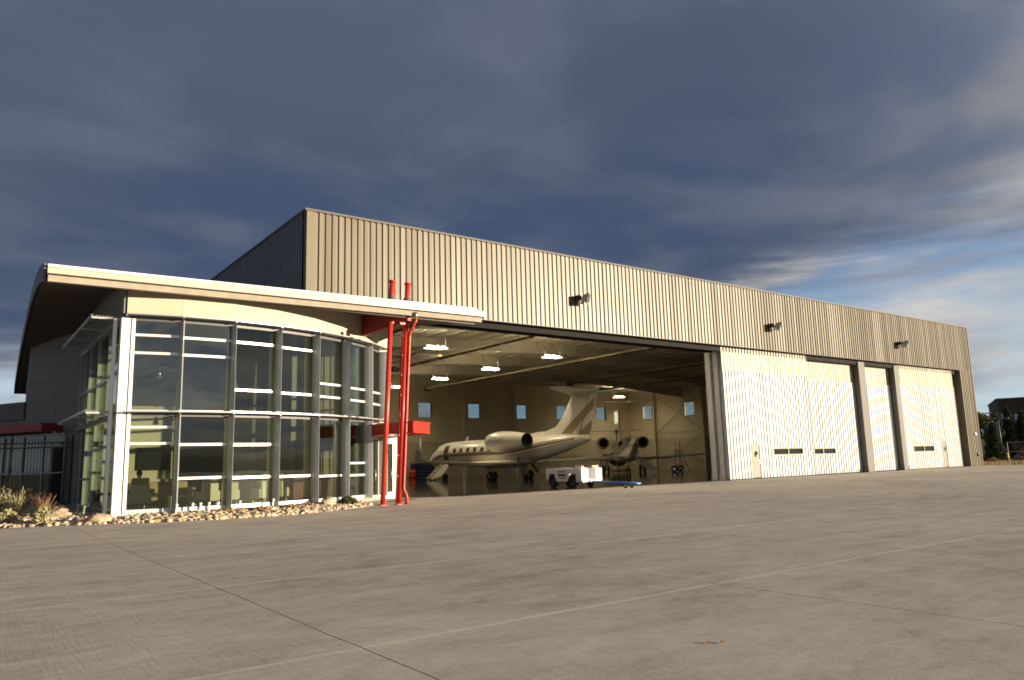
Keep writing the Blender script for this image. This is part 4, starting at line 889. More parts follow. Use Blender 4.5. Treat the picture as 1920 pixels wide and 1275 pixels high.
#PART3
# ------------------------------------------------------------------ business jets
ST=[(0,.04,.04,1.92),(.12,.24,.22,1.93),(.4,.44,.42,1.97),(.9,.68,.66,2.06),(1.6,.90,.86,2.22),(2.2,1.02,1.02,2.38),(2.8,1.10,1.16,2.54),(3.6,1.18,1.25,2.63),(5,1.22,1.29,2.67),(9,1.22,1.29,2.67),(13,1.22,1.29,2.67),(16.3,1.20,1.27,2.70),(18.5,1.08,1.14,2.82),(20.5,.90,.95,2.98),(22.5,.66,.70,3.18),(24.2,.42,.45,3.36),(25.3,.20,.22,3.47),(25.6,.10,.10,3.5)]
def stat(x):
    for a,b in zip(ST[:-1],ST[1:]):
        if x<=b[0]: t=(x-a[0])/(b[0]-a[0]); return [a[i]+(b[i]-a[i])*t for i in (1,2,3)]
    return list(ST[-1][1:])
def jet(name,label,loc,rz,sl,sw,sz,detail,tail_h=7.3,stab=3.6,ek=1.):
    t=thing(name,label,'aircraft',loc,rz)
    L=lambda x,y,z:(-y*sw,(14.5-x)*sl,z*sz)
    def fin_(nm,m,mats,par=None): return obj(nm,m,mats,par or t,local=True)
    m=MB(); n=28; m.loft([[L(x,w*cos(2*pi*k/n),c+h*sin(2*pi*k/n)) for k in range(n)] for x,w,h,c in ST],0,True,True)
    # belly fairing
    m.loft([[L(x,w*cos(2*pi*k/16),c+h*sin(2*pi*k/16)) for k in range(16)] for x,w,h,c in ((8.2,.3,.1,1.5),(9.4,1.15,.36,1.58),(12,1.4,.46,1.60),(15.5,1.35,.44,1.62),(17.6,.8,.26,1.74),(18.6,.2,.08,1.85))],0,True,True)
    body=fin_('fuselage',m,JET)
    def patch(x0,x1,a0,a1,mtl,nm,sides=(1,-1),par=body,nx=14,na=5,off=1.007):
        m=MB()
        for sd_ in sides:
            rows=[]
            for i in range(nx+1):
                x=x0+(x1-x0)*i/nx; w,h,c=stat(x); A0=a0(x) if callable(a0) else a0; A1=a1(x) if callable(a1) else a1
                rows.append([L(x,sd_*w*cos(rad(A0+(A1-A0)*j/na))*off,c+h*sin(rad(A0+(A1-A0)*j/na))*off) for j in range(na+1)])
            m.loft(rows,0,False,True,False)
        return obj(nm,m,mtl,par,local=True)
    patch(2.0,2.95,lambda x:28+6*(x-2),lambda x:60,DKGLASS,'windshield',off=1.004)
    def oval(x,a,rx,ra,mtl,nm,off,sides=(1,)):
        m=MB()
        for sd_ in sides:
            w,h,c=stat(x); ring=[L(x+rx*cos(q),sd_*w*cos(rad(a+ra*sin(q)))*off,c+h*sin(rad(a+ra*sin(q)))*off) for q in [2*pi*i/18 for i in range(18)]]
            m.add(ring+[L(x,sd_*w*cos(rad(a))*(off+.002),c+h*sin(rad(a))*(off+.002))],[(i,(i+1)%18,18) for i in range(18)],0,False)
        return obj(nm,m,mtl,body,local=True)
    if detail:
        for i in range(6):
            for s in (1,-1): oval(6.75+1.22*i,14,.29,11.5,mat('cabin_window_glass',(.06,.07,.075),.12,0,.1,1.) if 'cabin_window_glass' not in MATS else MATS['cabin_window_glass'],'cabin_window',1.006,(s,))
        patch(1.2,24.,lambda x:-12-18*max(0,1-(x-1.2)/3)+ (0 if x<15 else (x-15)*2.2),lambda x:-1-12*max(0,1-(x-1.2)/3)+(0 if x<15 else (x-15)*2.6),JETBRN,'lower_stripe',nx=40)
        patch(5.,24.,lambda x:.2+(0 if x<15 else (x-15)*3.),lambda x:4.6+(0 if x<15 else (x-15)*3.4),JETGOLD,'upper_stripe',nx=40)
        patch(15.5,25.,lambda x:-20+(x-15.5)*1.9,lambda x:-17.5+(x-15.5)*2.0,JETBRN,'tail_pinstripe',nx=20); patch(15.5,25.,lambda x:-25+(x-15.5)*1.9,lambda x:-23+(x-15.5)*2.0,JETBRN,'tail_pinstripe',nx=20)
    # doorway and airstair on the left side
    patch(4.7,5.6,-30,42,CABIN,'doorway',(1,),off=1.008)
    m=MB(); b0=Vector((5.15,1.25,1.75)); e0=Vector((5.15,3.15,.16))
    for s in (-1,1):
        P=[b0+Vector((.40*s,0,.22)),e0+Vector((.40*s,.10,.10)),e0+Vector((.40*s,-.05,-.13)),(b0+e0)*.5+Vector((.40*s,-.30,-.42)),b0+Vector((.40*s,-.05,-.35))]
        Q=[p+Vector((.05*s,0,0)) for p in P]; m.loft([[L(*p) for p in P],[L(*p) for p in Q]],0,True,False)
    for i in range(6):
        c=b0.lerp(e0,(i+.6)/6); m.obox(L(c.x,c.y,c.z),(.24,.78*sl,.05),None,1)
    m.tube([L(5.57,1.2,2.35),L(5.57,2.6,1.15)],.02,5,1); st_=fin_('airstair',m,[JET,RUBBER])
    # wings
    def wing(s):
        m=MB(); secs=[]
        for y,le,te,z,th in ((.6,9.4,16.9,1.52,.34),(3.2,11.1,16.6,1.60,.30),(7.5,14.1,17.3,1.78,.2),(11.2,16.7,18.3,1.97,.12)):
            c=te-le; pr=[(0,0),(.06,.38),(.3,.5),(.65,.32),(1,.02),(1,-.02),(.65,-.25),(.3,-.38),(.06,-.3)]
            secs.append([L(le+a*c,s*y,z+b*th) for a,b in pr])
        m.loft(secs,0,True,True)
        w=fin_('wing',m,JET); 
        m=MB(); m.loft([[L(le+a*(te-le),s*(y+b*th),z) for a,b in ((0,0),(.15,.5),(.6,.4),(1,0),(.6,-.4),(.15,-.5))] for y,z,le,te,th in ((11.19,1.95,16.75,18.3,.1),(11.42,2.1,17.05,18.4,.09),(11.62,2.6,17.5,18.6,.07),(11.9,3.85,18.45,19.0,.04))],0,True,True); wl=obj('winglet',m,JET,w,local=True)
        if detail:
            m=MB()
            for z in (2.55,2.75,2.9): m.hexa([L(17.4+.25*(z-2.1)*2.2*.6,s*11.55,z),L(18.6,s*11.55,z),L(18.6,s*11.75,z),L(17.4+.25*(z-2.1)*1.3,s*11.75,z),L(17.45,s*11.55,z+.09),L(18.62,s*11.55,z+.09),L(18.62,s*11.75,z+.09),L(17.45,s*11.75,z+.09)])
            m=MB(); 
            for z in (2.6,2.82,3.0): m.box(*[L(17.55+.7*(z-2.5),s*11.60,z),L(18.6+.3*(z-2.6),s*(11.68+.1*(z-2.6)),z+.08)])
            obj('winglet_stripe',m,JETGOLD,w,local=True)
        m=MB(); m.hexa([L(15.6,s*2.4,1.40),L(16.5,s*2.4,1.38),L(17.2,s*8,1.66),L(16.7,s*8,1.66),L(15.6,s*2.4,1.44),L(16.5,s*2.4,1.42),L(17.2,s*8,1.69),L(16.7,s*8,1.69)]); obj('flap',m,JET,w,local=True)
    wing(1); wing(-1)
    # engines
    for s in (1,-1):
        cy_,cz_=s*2.28,3.52; m=MB(); n=26
        pf=[(14.75,.66),(14.82,.75),(15.05,.84),(15.9,.95),(17.,.95),(18.4,.84),(19.4,.71),(20.1,.62)]; pf=[(x,r*ek) for x,r in pf]
        m.loft([[L(x,cy_+r*cos(2*pi*k/n),cz_+r*sin(2*pi*k/n)*1.0) for k in range(n)] for x,r in pf],0,False,True)
        m.loft([[L(x,cy_+r*cos(2*pi*k/n),cz_+r*sin(2*pi*k/n)) for k in range(n)] for x,r in ((14.75,.66*ek),(14.9,.58*ek),(15.2,.55*ek))],1,False,True)
        en=fin_('engine_nacelle',m,[JET,BLACK])
        m=MB(); m=MB() ; m.loft([[L(x,cy_+r*cos(2*pi*k/n),cz_+r*sin(2*pi*k/n)) for k in range(n)] for x,r in ((15.2,.56*ek),(15.22,.02))],0,False,False); obj('fan_disc',m,BLACK,en,local=True); m=MB(); m.loft([[L(x,cy_+r*cos(2*pi*k/n),cz_+r*sin(2*pi*k/n)) for k in range(n)] for x,r in ((20.1,.615*ek),(20.13,.56*ek),(19.6,.52*ek),(19.5,.01))],0,False,False); obj('nozzle',m,BLACK,en,local=True)
        m=MB(); m.hexa([L(15.2,s*.9,3.2),L(19.2,s*.8,3.2),L(19.,s*1.6,3.4),L(15.4,s*1.6,3.4),L(15.2,s*.9,3.55),L(19.2,s*.8,3.55),L(19.,s*1.6,3.62),L(15.4,s*1.6,3.62)]); obj('pylon',m,JET,en,local=True)
        if detail and s==1:
            cu=bpy.data.curves.new('registration','FONT'); cu.body='N442HM'; cu.size=.60; cu.shear=.25; cu.space_character=1.08
            to=bpy.data.objects.new('registration',cu); me=bpy.data.meshes.new_from_object(to); m=MB(); xs=[q.co.x for q in me.vertices]; w_=max(xs)
            vs=[]
            for q in me.vertices:
                u,v_=q.co.x,q.co.y-.15; x=15.35+u; rr=.935; a=v_/rr+.10
                for (xa,ra),(xb,rb) in zip(pf[:-1],pf[1:]):
                    if xa<=x<=xb: rr=ra+(rb-ra)*(x-xa)/(xb-xa)+.008
                vs.append(L(x,cy_+rr*cos(a),cz_+rr*sin(a)))
            m.add(vs,[tuple(p.vertices) for p in me.polygons]); obj('registration_lettering',m,mat('dark_brown_lettering',(.03,.022,.016),.4),en,local=True); bpy.data.objects.remove(to)
    # fin and tailplane
    m=MB(); H=tail_h; secs=[]
    for z,le,te,th in ((3.5,18.6,25.3,.16),(4.35,20.0,25.5,.2),(4.62,21.2,25.6,.26),(5.2,21.9,25.8,.26),(H,23.5,26.5,.2)):
        c=te-le; secs.append([L(le+a*c,b*th,z) for a,b in ((0,0),(.08,.45),(.35,.6),(.75,.35),(1,.03),(1,-.03),(.75,-.35),(.35,-.6),(.08,-.45))])
    m.loft(secs,0,True,False); f=fin_('tail_fin',m,JET)
    FS=((3.5,18.6,25.3,.16),(4.35,20.0,25.5,.2),(4.62,21.2,25.6,.26),(5.2,21.9,25.8,.26),(H,23.5,26.5,.2))
    def finhalf(x,z):
        for A_,B_ in zip(FS[:-1],FS[1:]):
            if z<=B_[0] or B_ is FS[-1]:
                t_=max(0,min(1,(z-A_[0])/(B_[0]-A_[0]))); le,te,th=[A_[i]+(B_[i]-A_[i])*t_ for i in (1,2,3)]; break
        a_=max(0,min(1,(x-le)/(te-le))); pr=((0,0),(.08,.45),(.35,.6),(.75,.35),(1,.03))
        for (u0,v0),(u1,v1) in zip(pr[:-1],pr[1:]):
            if a_<=u1: return (v0+(v1-v0)*(a_-u0)/(u1-u0))*th
        return .03*th
    if detail:
        for (p0,p1,p2,p3),mt_ in ((((22.0,4.0),(23.3,3.95),(25.98,5.9),(26.25,6.85)),JETGOLD),(((24.0,3.8),(25.35,3.8),(25.6,4.3),(25.72,4.95)),JETGOLD)):
            m=MB()
            for s in (1,-1):
                rows=[]
                for i in range(11):
                    row=[]
                    for j in range(7):
                        a_,b_=i/10,j/6; xl_=p0[0]*(1-a_)+p3[0]*a_; xr_=p1[0]*(1-a_)+p2[0]*a_; zl_=p0[1]*(1-a_)+p3[1]*a_; zr_=p1[1]*(1-a_)+p2[1]*a_
                        x=xl_*(1-b_)+xr_*b_; z=zl_*(1-b_)+zr_*b_; row.append(L(x,s*(finhalf(x,z)+.012),z))
                    rows.append(row)
                m.loft(rows,0,False,True,False)
            obj('fin_stripe',m,mt_,f,local=True)
        m=MB(); m.hexa([L(24.3,-.135,4.),L(24.34,-.135,4.),L(24.34,.135,4.),L(24.3,.135,4.),L(25.5,-.10,H-.2),L(25.54,-.10,H-.2),L(25.54,.10,H-.2),L(25.5,.10,H-.2)]); obj('rudder_seam',m,JETBRN,f,local=True)
    for s in (1,-1):
        m=MB(); m.loft([[L(le+a*(te-le),s*y,z+b*th) for a,b in ((0,0),(.1,.45),(.4,.5),(1,.04),(1,-.04),(.4,-.5),(.1,-.45))] for y,le,te,z,th in ((0.02,23.2,26.7,H-.05,.3),(stab*.5,24.0,26.4,H+.12,.2),(stab,24.85,26.1,H+.28,.1))],0,True,True); fin_('tailplane',m,JET)
    # landing gear
    for s in (1,-1):
        m=MB(); m.cyl(L(14.3,s*2.0,1.5),L(14.5,s*2.05,.40),.10,10); m.cyl(L(13.3,s*1.9,1.45),L(14.4,s*2.02,.75),.05,8); m.cyl(L(14.5,s*2.05-.36,.41),L(14.5,s*2.05+.36,.41),.07,10)
        g=fin_('main_gear',m,CHROME)
        m=MB(); m.hexa([L(14.0,s*2.55,1.5),L(14.5,s*2.6,1.5),L(15.2,s*2.95,.62),L(14.8,s*2.95,.60),L(14.0,s*2.6,1.5),L(14.5,s*2.65,1.5),L(15.2,s*3.0,.62),L(14.8,s*3.0,.60)]); obj('gear_door',m,JET,g,local=True)
        for o_ in (-.25,.25):
            m=MB(); m.ring(L(14.5,s*2.05+o_,.41),(1,0,0),.2,.42,.24,22,0); m.cyl(L(14.5,s*2.05+o_-.07,.41),L(14.5,s*2.05+o_+.07,.41),.21,16,1); obj('wheel',m,[RUBBER,JET],g,local=True)
        m=MB(); m.hexa([L(15.0,s*.75,1.35),L(15.9,s*.75,1.35),L(15.9,s*.85,.52),L(15.0,s*.85,.52),L(15.0,s*.80,1.35),L(15.9,s*.80,1.35),L(15.9,s*.9,.52),L(15.0,s*.9,.52)]); fin_('belly_door',m,JET)
    m=MB(); m.cyl(L(2.7,0,1.7),L(2.9,0,.28),.08,10); m.cyl(L(2.9,-.2,.29),L(2.9,.2,.29),.05,8); g=fin_('nose_gear',m,CHROME)
    for o_ in (-.16,.16):
        m=MB(); m.ring(L(2.9,o_,.29),(1,0,0),.13,.29,.15,18,0); m.cyl(L(2.9,o_-.04,.29),L(2.9,o_+.04,.29),.135,12,1); obj('wheel',m,[RUBBER,JET],g,local=True)
    if detail:
        m=MB(); m.hexa([L(7.0,-.03,3.93),L(7.5,-.03,3.93),L(7.5,.03,3.93),L(7.0,.03,3.93),L(7.4,-.01,4.4),L(7.6,-.01,4.4),L(7.6,.01,4.4),L(7.4,.01,4.4)]); fin_('antenna',m,JET)
        m=MB(); m.hexa([L(17.0,1.0,2.1),L(17.3,1.0,2.1),L(17.7,1.3,1.1),L(17.4,1.3,1.1),L(17.0,1.06,2.1),L(17.3,1.06,2.1),L(17.7,1.36,1.1),L(17.4,1.36,1.1)]); fin_('access_door',m,GREYMET)
    return t
jet('business_jet','large cream business jet with gold striped T tail and open airstair in the hangar',(29.0,23.9,.012),rad(-1.2),1.04,.99,.97,True)
jet('business_jet','second cream jet parked nose to the camera deep in the hangar, partly behind the tug',(53.6,34.0,.012),rad(138),.80,1.06,1.02,False,8.8,4.2,.78)
# helicopter behind the second jet
t=thing('helicopter','small dark helicopter behind the second jet with only its rotor showing','helicopter',(61.5,43.2,.012))
m=MB(); m.ball((61.5,43.2,1.7),1.1,0,16,12,(1.,1.5,1.)); obj('cabin',m,GREYMET,t); m=MB(); m.tube([(61.5,44.2,2.),(62.2,46.9,2.3)],[.35,.12],10); obj('tail_boom',m,GREYMET,t)
m=MB(); m.cyl((61.5,43.2,2.6),(61.5,43.2,5.3),.10,8); m.cyl((61.5,43.2,5.2),(61.5,43.2,5.65),.22,10); obj('rotor_mast',m,GREYMET,t)
for s in (-1,1):
    m=MB(); d=Vector((.80,-.60,0))*s; c=Vector((61.5,43.2,5.42)); p=Vector((d.y,-d.x,0)); m.hexa([c+d*.1-p*.1,c+d*3.4-p*.1,c+d*3.4+p*.1,c+d*.1+p*.1]+[q+Vector((0,0,.05)) for q in (c+d*.1-p*.1,c+d*3.4-p*.1,c+d*3.4+p*.1,c+d*.1+p*.1)]); obj('rotor_blade',m,GREYMET,t)
    m=MB(); m.cyl((61.5+.8*s,41.8,.1),(61.5+.8*s,44.4,.1),.05,8); m.cyl((61.5+.8*s,42.6,.1),(61.5+.4*s,42.8,.9),.04,6); m.cyl((61.5+.8*s,43.8,.1),(61.5+.4*s,43.6,.9),.04,6); obj('skid',m,GREYMET,t)

# ------------------------------------------------------------------ tug and tow bar
tg=thing('aircraft_tug','white aircraft tug with black wheels and amber lights at the hangar threshold','tug',(18.62,2.9,.0))
TX0,TX1,TY0,TY1=17.80,19.44,1.35,4.75
m=MB()
def sidepanel(x0,x1):
    pts=[(TY0,.42),(TY0,1.16),(TY1,1.18),(TY1,.55),(4.62,.42),(4.55,.42),(4.40,.86),(3.95,.86),(3.72,.36),(2.75,.36),(2.50,.88),(1.95,.88),(1.72,.42)]
    n=len(pts); A=[(x0,y,z) for y,z in pts]; B=[(x1,y,z) for y,z in pts]; m.loft([A,B],0,False,False)
    # triangulated caps by hand
    for X in (A,B):
        o=len(m.v); m.v+=X
        for tri in ((0,1,11,12),(1,2,7,6,11) if False else (1,10,11,),(1,2,7,),(1,7,10),(2,3,4,5),(2,5,6,7),(7,8,9,10)): m.f.append([o+i for i in tri]); m.m.append(0); m.sm.append(False)
sidepanel(TX0,TX0+.05); sidepanel(TX1-.05,TX1)
m.box((TX0+.051,2.55,1.08),(TX1-.051,TY1-.001,1.17)); m.box((TX0+.051,TY1-.06,.45),(TX1-.051,TY1-.002,1.079)); m.box((TX0+.051,2.55,.5),(TX1-.051,2.62,1.079))
obj('body',m,TUGW,tg)
for xa,xb in ((TX0-.02,TX0+.62),(TX1-.62,TX1+.02)):
    m=MB(); c=((xa+xb)/2,TY0+.28,.74); m.obox(c,(xb-xa,.62,.92),None,0,.09); o=obj('front_fender',m,TUGW,tg)
    m=MB(); m.box((c[0]-.12,TY0-.045,.98),(c[0]+.14,TY0-.031,1.12),0); m.box((c[0]-.05,TY0-.05,1.0),(c[0]+.10,TY0-.0455,1.08),1); obj('headlight',m,[BLACK,CHROME],o)
m=MB(); m.box((TX0+.64,1.5,.36),(TX1-.64,2.5,.50)); m.box((TX0+.64,1.30,.30),(TX1-.64,1.5,.46)); obj('footwell',m,TUGW,tg)
m=MB(); m.obox((18.62,2.42,.98),(.6,.42,.14),None,0,.03); m.obox((18.62,2.62,1.2),(.6,.10,.3),None,0,.03); obj('seat',m,RUBBER,tg)
m=MB(); m.tube([(18.62,1.75,.6),(18.62,2.0,1.22)],.025,6); m.ring((18.62,2.02,1.24),(0,.5,.85),.14,.17,.03,18); obj('steering_wheel',m,BLACK,tg)
m=MB()
for i,z in enumerate((.95,.78,.70,.56)): m.box((TX0-.006,2.85,z),(TX0+.002,3.55,z+(.05 if i!=2 else .07)))
obj('louvre',m,BLACK,tg)
m=MB(); m.box((TX0+.051,1.9,.30),(TX1-.051,4.5,.46)); obj('chassis',m,BLACK,tg)
for x in (TX0+.14,TX1-.14):
    for y in (2.2,4.17):
        m=MB(); m.ring((x,y,.42),(1,0,0),.2,.42,.26,24,0); m.cyl((x-.06,y,.42),(x+.06,y,.42),.205,16,0); m.cyl((x-.10,y,.42),(x+.10,y,.42),.07,10,1); obj('wheel',m,[RUBBER,GREYMET],tg)
m=MB(); m.obox((TX0+.3,1.62,1.25),(.2,.12,.10),None,0,.02); obj('amber_light',m,ORANGE,tg); m=MB(); m.obox((TX1-.33,1.62,1.26),(.5,.16,.12),None,0,.03); obj('amber_light',m,ORANGE,tg)
m=MB(); m.cyl((TX0+.45,1.9,1.16),(TX0+.45,1.9,1.42),.05,8); m.cyl((TX0+.45,2.1,1.16),(TX0+.40,2.1,1.34),.03,8); obj('beacon',m,GREYMET,tg)
tb=thing('tow_bar','blue aircraft tow bar lying on the apron ahead of the tug','tow bar',(18.6,-.6,.0))
m=MB(); m.tube([(18.55,1.28,.36),(18.60,-1.6,.30)],.065,10); m.tube([(18.60,-1.6,.30),(18.62,-2.45,.27)],.05,8); obj('bar',m,BLUE,tb)
m=MB(); m.obox((18.61,-1.95,.30),(.62,.26,.10),None,0,.02); m.tube([(18.36,-1.9,.32),(18.45,-2.55,.28)],.035,6); m.tube([(18.86,-1.9,.32),(18.77,-2.55,.28)],.035,6); m.obox((18.61,-2.5,.27),(.34,.12,.09),None,0,.02); obj('tow_head',m,BLUE,tb)
m=MB(); m.box((18.42,1.22,.30),(18.70,1.40,.44)); obj('hitch',m,CHROME,tb)
for x in (18.36,18.86): m=MB(); m.ring((x,-1.75,.15),(1,0,0),.07,.15,.08,16,0); m.cyl((x-.02,-1.75,.15),(x+.02,-1.75,.15),.075,10,1); obj('wheel',m,[RUBBER,CHROME],tb)
# small clutter in the hangar
t=thing('tool_cabinet','dark blue tool cabinet against the rear wall, left of the jet nose','tool cabinet',(32.6,46.4,.012)); m=MB(); m.box((31.2,46.,.14),(34.,46.9,1.75)); obj('cabinet',m,TBLUE,t)
for i in range(4): m=MB(); m.box((31.3,45.96,.25+i*.36),(33.9,45.999,.56+i*.36)); m.box((31.8,45.93,.47+i*.36),(33.4,45.959,.50+i*.36),1); obj('drawer',m,[TBLUE,CHROME],t)
for x in (31.4,33.8): m=MB(); m.cyl((x-.05,46.4,.08),(x+.05,46.4,.08),.075,10); obj('caster',m,RUBBER,t)
t=thing('steel_drum','red steel drum beside the blue tool cabinet','drum',(30.7,45.6,.012)); m=MB(); m.tube([(30.7,45.6,z) for z in (.012,.03,.35,.37,.39,.7,.72,.74,1.05)],[.42,.44,.44,.46,.44,.44,.46,.44,.43],20); obj('body',m,RED,t); m=MB(); m.cyl((30.7,45.6,1.05),(30.7,45.6,1.08),.45,20); obj('lid',m,REDDK,t)
t=thing('tow_bar','yellow tow bar on small wheels near the white door posts','tow bar',(55,27,.012)); m=MB(); m.tube([(52.0,24.6,.5),(57.5,28.6,.42)],.07,8); m.tube([(53.4,25.6,.95),(57.5,28.6,.5)],.05,8); obj('bar',m,YELLOW,t)
for a in ((51.9,24.5),(57.4,28.5)): m=MB(); m.ring((a[0],a[1],.36),(.8,.6,0),.16,.36,.16,18); m.cyl((a[0]-.05,a[1]-.04,.36),(a[0]+.05,a[1]+.04,.36),.17,10,1); obj('wheel',m,[RUBBER,CHROME],t)
t=thing('service_ladder','grey rolling service ladder by the right rear wall','ladder',(64.5,34.5,.012)); m=MB()
for s in (-.4,.4): m.tube([(64.5+s,33.6,.05),(64.5+s,35.,2.6)],.04,6); m.tube([(64.5+s,35.2,.05),(64.5+s,35.,2.6)],.04,6); m.tube([(64.5+s,35.,2.6),(64.5+s,35.,3.6)],.03,6)
obj('frame',m,GREYMET,t)
for i in range(7): m=MB(); m.box((64.12,33.65+i*.2,.3+i*.36),(64.88,33.9+i*.2,.34+i*.36)); obj('step',m,GREYMET,t)

# ------------------------------------------------------------------ background at the far right
def leafy(x,y,h,rx,rz,n,mats,label,seed,name='tree',group='trees beyond the apron',cat='tree'):
    r=random.Random(seed); z0=hgt(x,y)-.05; t=thing(name,label,cat,(x,y,z0),0,group)
    m=MB(); m.tube([(x,y,z0),(x+.05,y,z0+h*.35),(x,y+.05,z0+h*.75)],[.16*h/6,.11*h/6,.03],8)
    cl=[]
    for i in range(9):
        th=r.uniform(0,2*pi); c=Vector((x+rx*.62*cos(th)*r.uniform(.3,1),y+rx*.62*sin(th)*r.uniform(.3,1),z0+h-rz*2+rz*2*r.uniform(.18,.92))); cl.append((c,r.uniform(.32,.55)*rx)); m.tube([(x,y,z0+h*.3),(x,y,z0+h*.45),c],[.07,.05,.012],5)
    obj('trunk',m,BARK,t); m=MB()
    for i in range(n):
        c,rr=r.choice(cl); d=Vector((r.gauss(0,1),r.gauss(0,1),r.gauss(0,.8))).normalized()*rr*r.random()**.4; p=c+d; u=Vector((r.uniform(-1,1),r.uniform(-1,1),r.uniform(-.5,1))).normalized(); w=u.orthogonal().normalized(); s=r.uniform(.11,.22)*max(.8,h/6)
        m.add([p-w*s*.5,p+u*s,p+w*s*.5,p-u*s*.6],[(0,1,2,3)],0 if r.random()<.6 else len(mats)-1)
    obj('crown',m,mats,t)
def conifer(x,y,h,rad_,label,seed,n=7000):
    r=random.Random(seed); z0=hgt(x,y)-.05; t=thing('conifer',label,'tree',(x,y,z0),0,'trees beyond the apron'); m=MB(); m.tube([(x,y,z0),(x,y,z0+h)],[.14,.02],8); obj('trunk',m,BARK,t); m=MB()
    for i in range(n):
        u=r.random()**.7; z=h*(.06+.93*(1-u)); R_=rad_*(u*.95+.06)*(.8+.35*noise.noise(Vector((z*2.,seed,0)))); th=r.uniform(0,2*pi); q=R_*r.random()**.35
        p=Vector((x+q*cos(th),y+q*sin(th),z0+z-q*.18)); d=Vector((cos(th),sin(th),r.uniform(-.5,.1))).normalized(); w=Vector((-sin(th),cos(th),r.uniform(-.3,.3)))*.09; s=r.uniform(.18,.36)
        m.add([p-w,p+d*s,p+w],[(0,1,2)],0 if r.random()<.75 else 1)
    obj('crown',m,[PINE,LEAF],t)
def bare(x,y,h,label,seed):
    r=random.Random(seed); z0=hgt(x,y)-.05; t=thing('bare_tree',label,'tree',(x,y,z0),0,'trees beyond the apron'); m=MB(); m.tube([(x,y,z0),(x,y,z0+h*.4)],[.09,.06],6); obj('trunk',m,BARK,t); m=MB()
    def br(p,d,l,rr,k):
        e=p+d*l; m.tube([p,e],[rr,rr*.6],4)
        if k>0:
            for _ in range(3): br(e,(d+Vector((r.uniform(-.7,.7),r.uniform(-.7,.7),r.uniform(-.1,.5)))).normalized(),l*.7,rr*.6,k-1)
    br(Vector((x,y,z0+h*.38)),Vector((0,0,1)),h*.24,.05,4); obj('branches',m,BARK,t)
leafy(103.2,13.7,6.6,1.7,2.5,6500,[LEAFY,LEAF],'sunlit yellow green tree right beside the hangar corner',41)
leafy(106.5,13.9,6.2,1.9,2.4,6500,[LEAFY,LEAF],'rounded yellow green tree between the hangar corner and the lamp post',42)
leafy(104.,11.0,4.4,1.9,1.9,6000,[LEAF,PINE],'low dark tree below the double headed lamp post',43)
conifer(85.2,5.1,4.6,1.55,'dark pyramidal conifer standing nearest behind the dry verge',44)
conifer(96.5,7.6,6.9,2.0,'tall dark conifer in front of the brown building, left of another',45,9000)
conifer(97.5,6.4,6.3,2.1,'dark conifer at the right picture edge in front of the brown building',46,9000)
leafy(95.5,8.6,4.2,1.8,1.9,5500,[PINE,LEAF],'low dark bushy tree left of the tall conifers',47)
bare(118.,16.9,6.8,'leafless tree right of the double headed lamp post',48); bare(126.,24.,8.,'leafless tree beside the single lamp post near the hangar corner',49)
def lamp(x,y,h,dbl,label):
    z0=hgt(x,y)-.03; t=thing('street_lamp',label,'lamp post',(x,y,z0),0,'lamp posts beyond the apron'); m=MB(); m.cyl((x,y,z0),(x,y,z0+h),.10,8,0,.07); m.cyl((x,y,z0),(x,y,z0+.5),.2,10); obj('pole',m,GREYMET,t)
    for s in ((-1,1) if dbl else (1,)): m=MB(); d=Vector((.5,-.86,0))*s; c=Vector((x,y,z0+h)); m.tube([c,c+d*.35],.05,6); m.obox(c+d*.72+Vector((0,0,.02)),(.55,.75,.16),Matrix.Rotation(rad(30),3,'Z'),0,.03); obj('lamp_head',m,GREYMET,t)
lamp(91.,6.6,5.1,True,'double headed dark lamp post beyond the verge'); lamp(126.5,22.4,7.3,False,'single headed distant lamp post beside the hangar corner')
bl=thing('office_block','brown office block with a window band behind the dark conifers','office building',(146,20,0))
A=Vector((141.,25.6)); u=Vector((.42,-.91)); w=Vector((.91,.42))
def ob_(s,d): q=A+u*s+w*d; return (q.x,q.y)
m=MB()
for z0,z1 in ((-.1,6.3),(7.75,8.7),(8.76,9.6),(9.66,10.4)): m.prism([ob_(0,0),ob_(40,0),ob_(40,25),ob_(0,25)],z0,z1)
m.prism([ob_(.12,.12),ob_(40,.12),ob_(40,25),ob_(.12,25)],8.6,10.2); m.prism([ob_(.5,.5),ob_(40,.5),ob_(40,25),ob_(.5,25)],6.2,7.8); obj('wall',m,mat('brown_block_wall',(.05,.038,.03),.8,0,.08,1.),bl)
for i in range(8):
    m=MB(); m.prism([ob_(.3+i*2.,.2),ob_(2.1+i*2.,.2),ob_(2.1+i*2.,.45),ob_(.3+i*2.,.45)],6.32,7.74); o=obj('window',m,GREYMET,bl); g=MB(); g.prism([ob_(.36+i*2.,.17),ob_(2.04+i*2.,.17),ob_(2.04+i*2.,.199),ob_(.36+i*2.,.199)],6.4,7.66); obj('pane',g,mat('sky_painted_glass',(.30,.38,.42),.15,0,.05,1.) if 'sky_painted_glass' not in MATS else MATS['sky_painted_glass'],o)  # pale blue pane colour paints in the reflected sky
m=MB(); m.prism([ob_(-.2,-.2),ob_(40,-.2),ob_(40,25.2),ob_(-.2,25.2)],10.41,10.6); obj('roof',m,GREYMET,bl)
rv=thing('camper_truck','white camper truck with grey roof parked behind the yellow post','camper',(98.,10.8,.1))
c0=Vector((97.2,11.6)); u=Vector((.45,-.893)); w=Vector((.893,.45))
def rp(s,d): q=c0+u*s+w*d; return (q.x,q.y)
m=MB(); m.prism([rp(0,0),rp(3.2,0),rp(3.2,2.),rp(0,2.)],.6,2.75); m.prism([rp(-.05,-.05),rp(3.25,-.05),rp(3.25,2.05),rp(-.05,2.05)],2.751,2.85); obj('body',m,STEEL,rv)
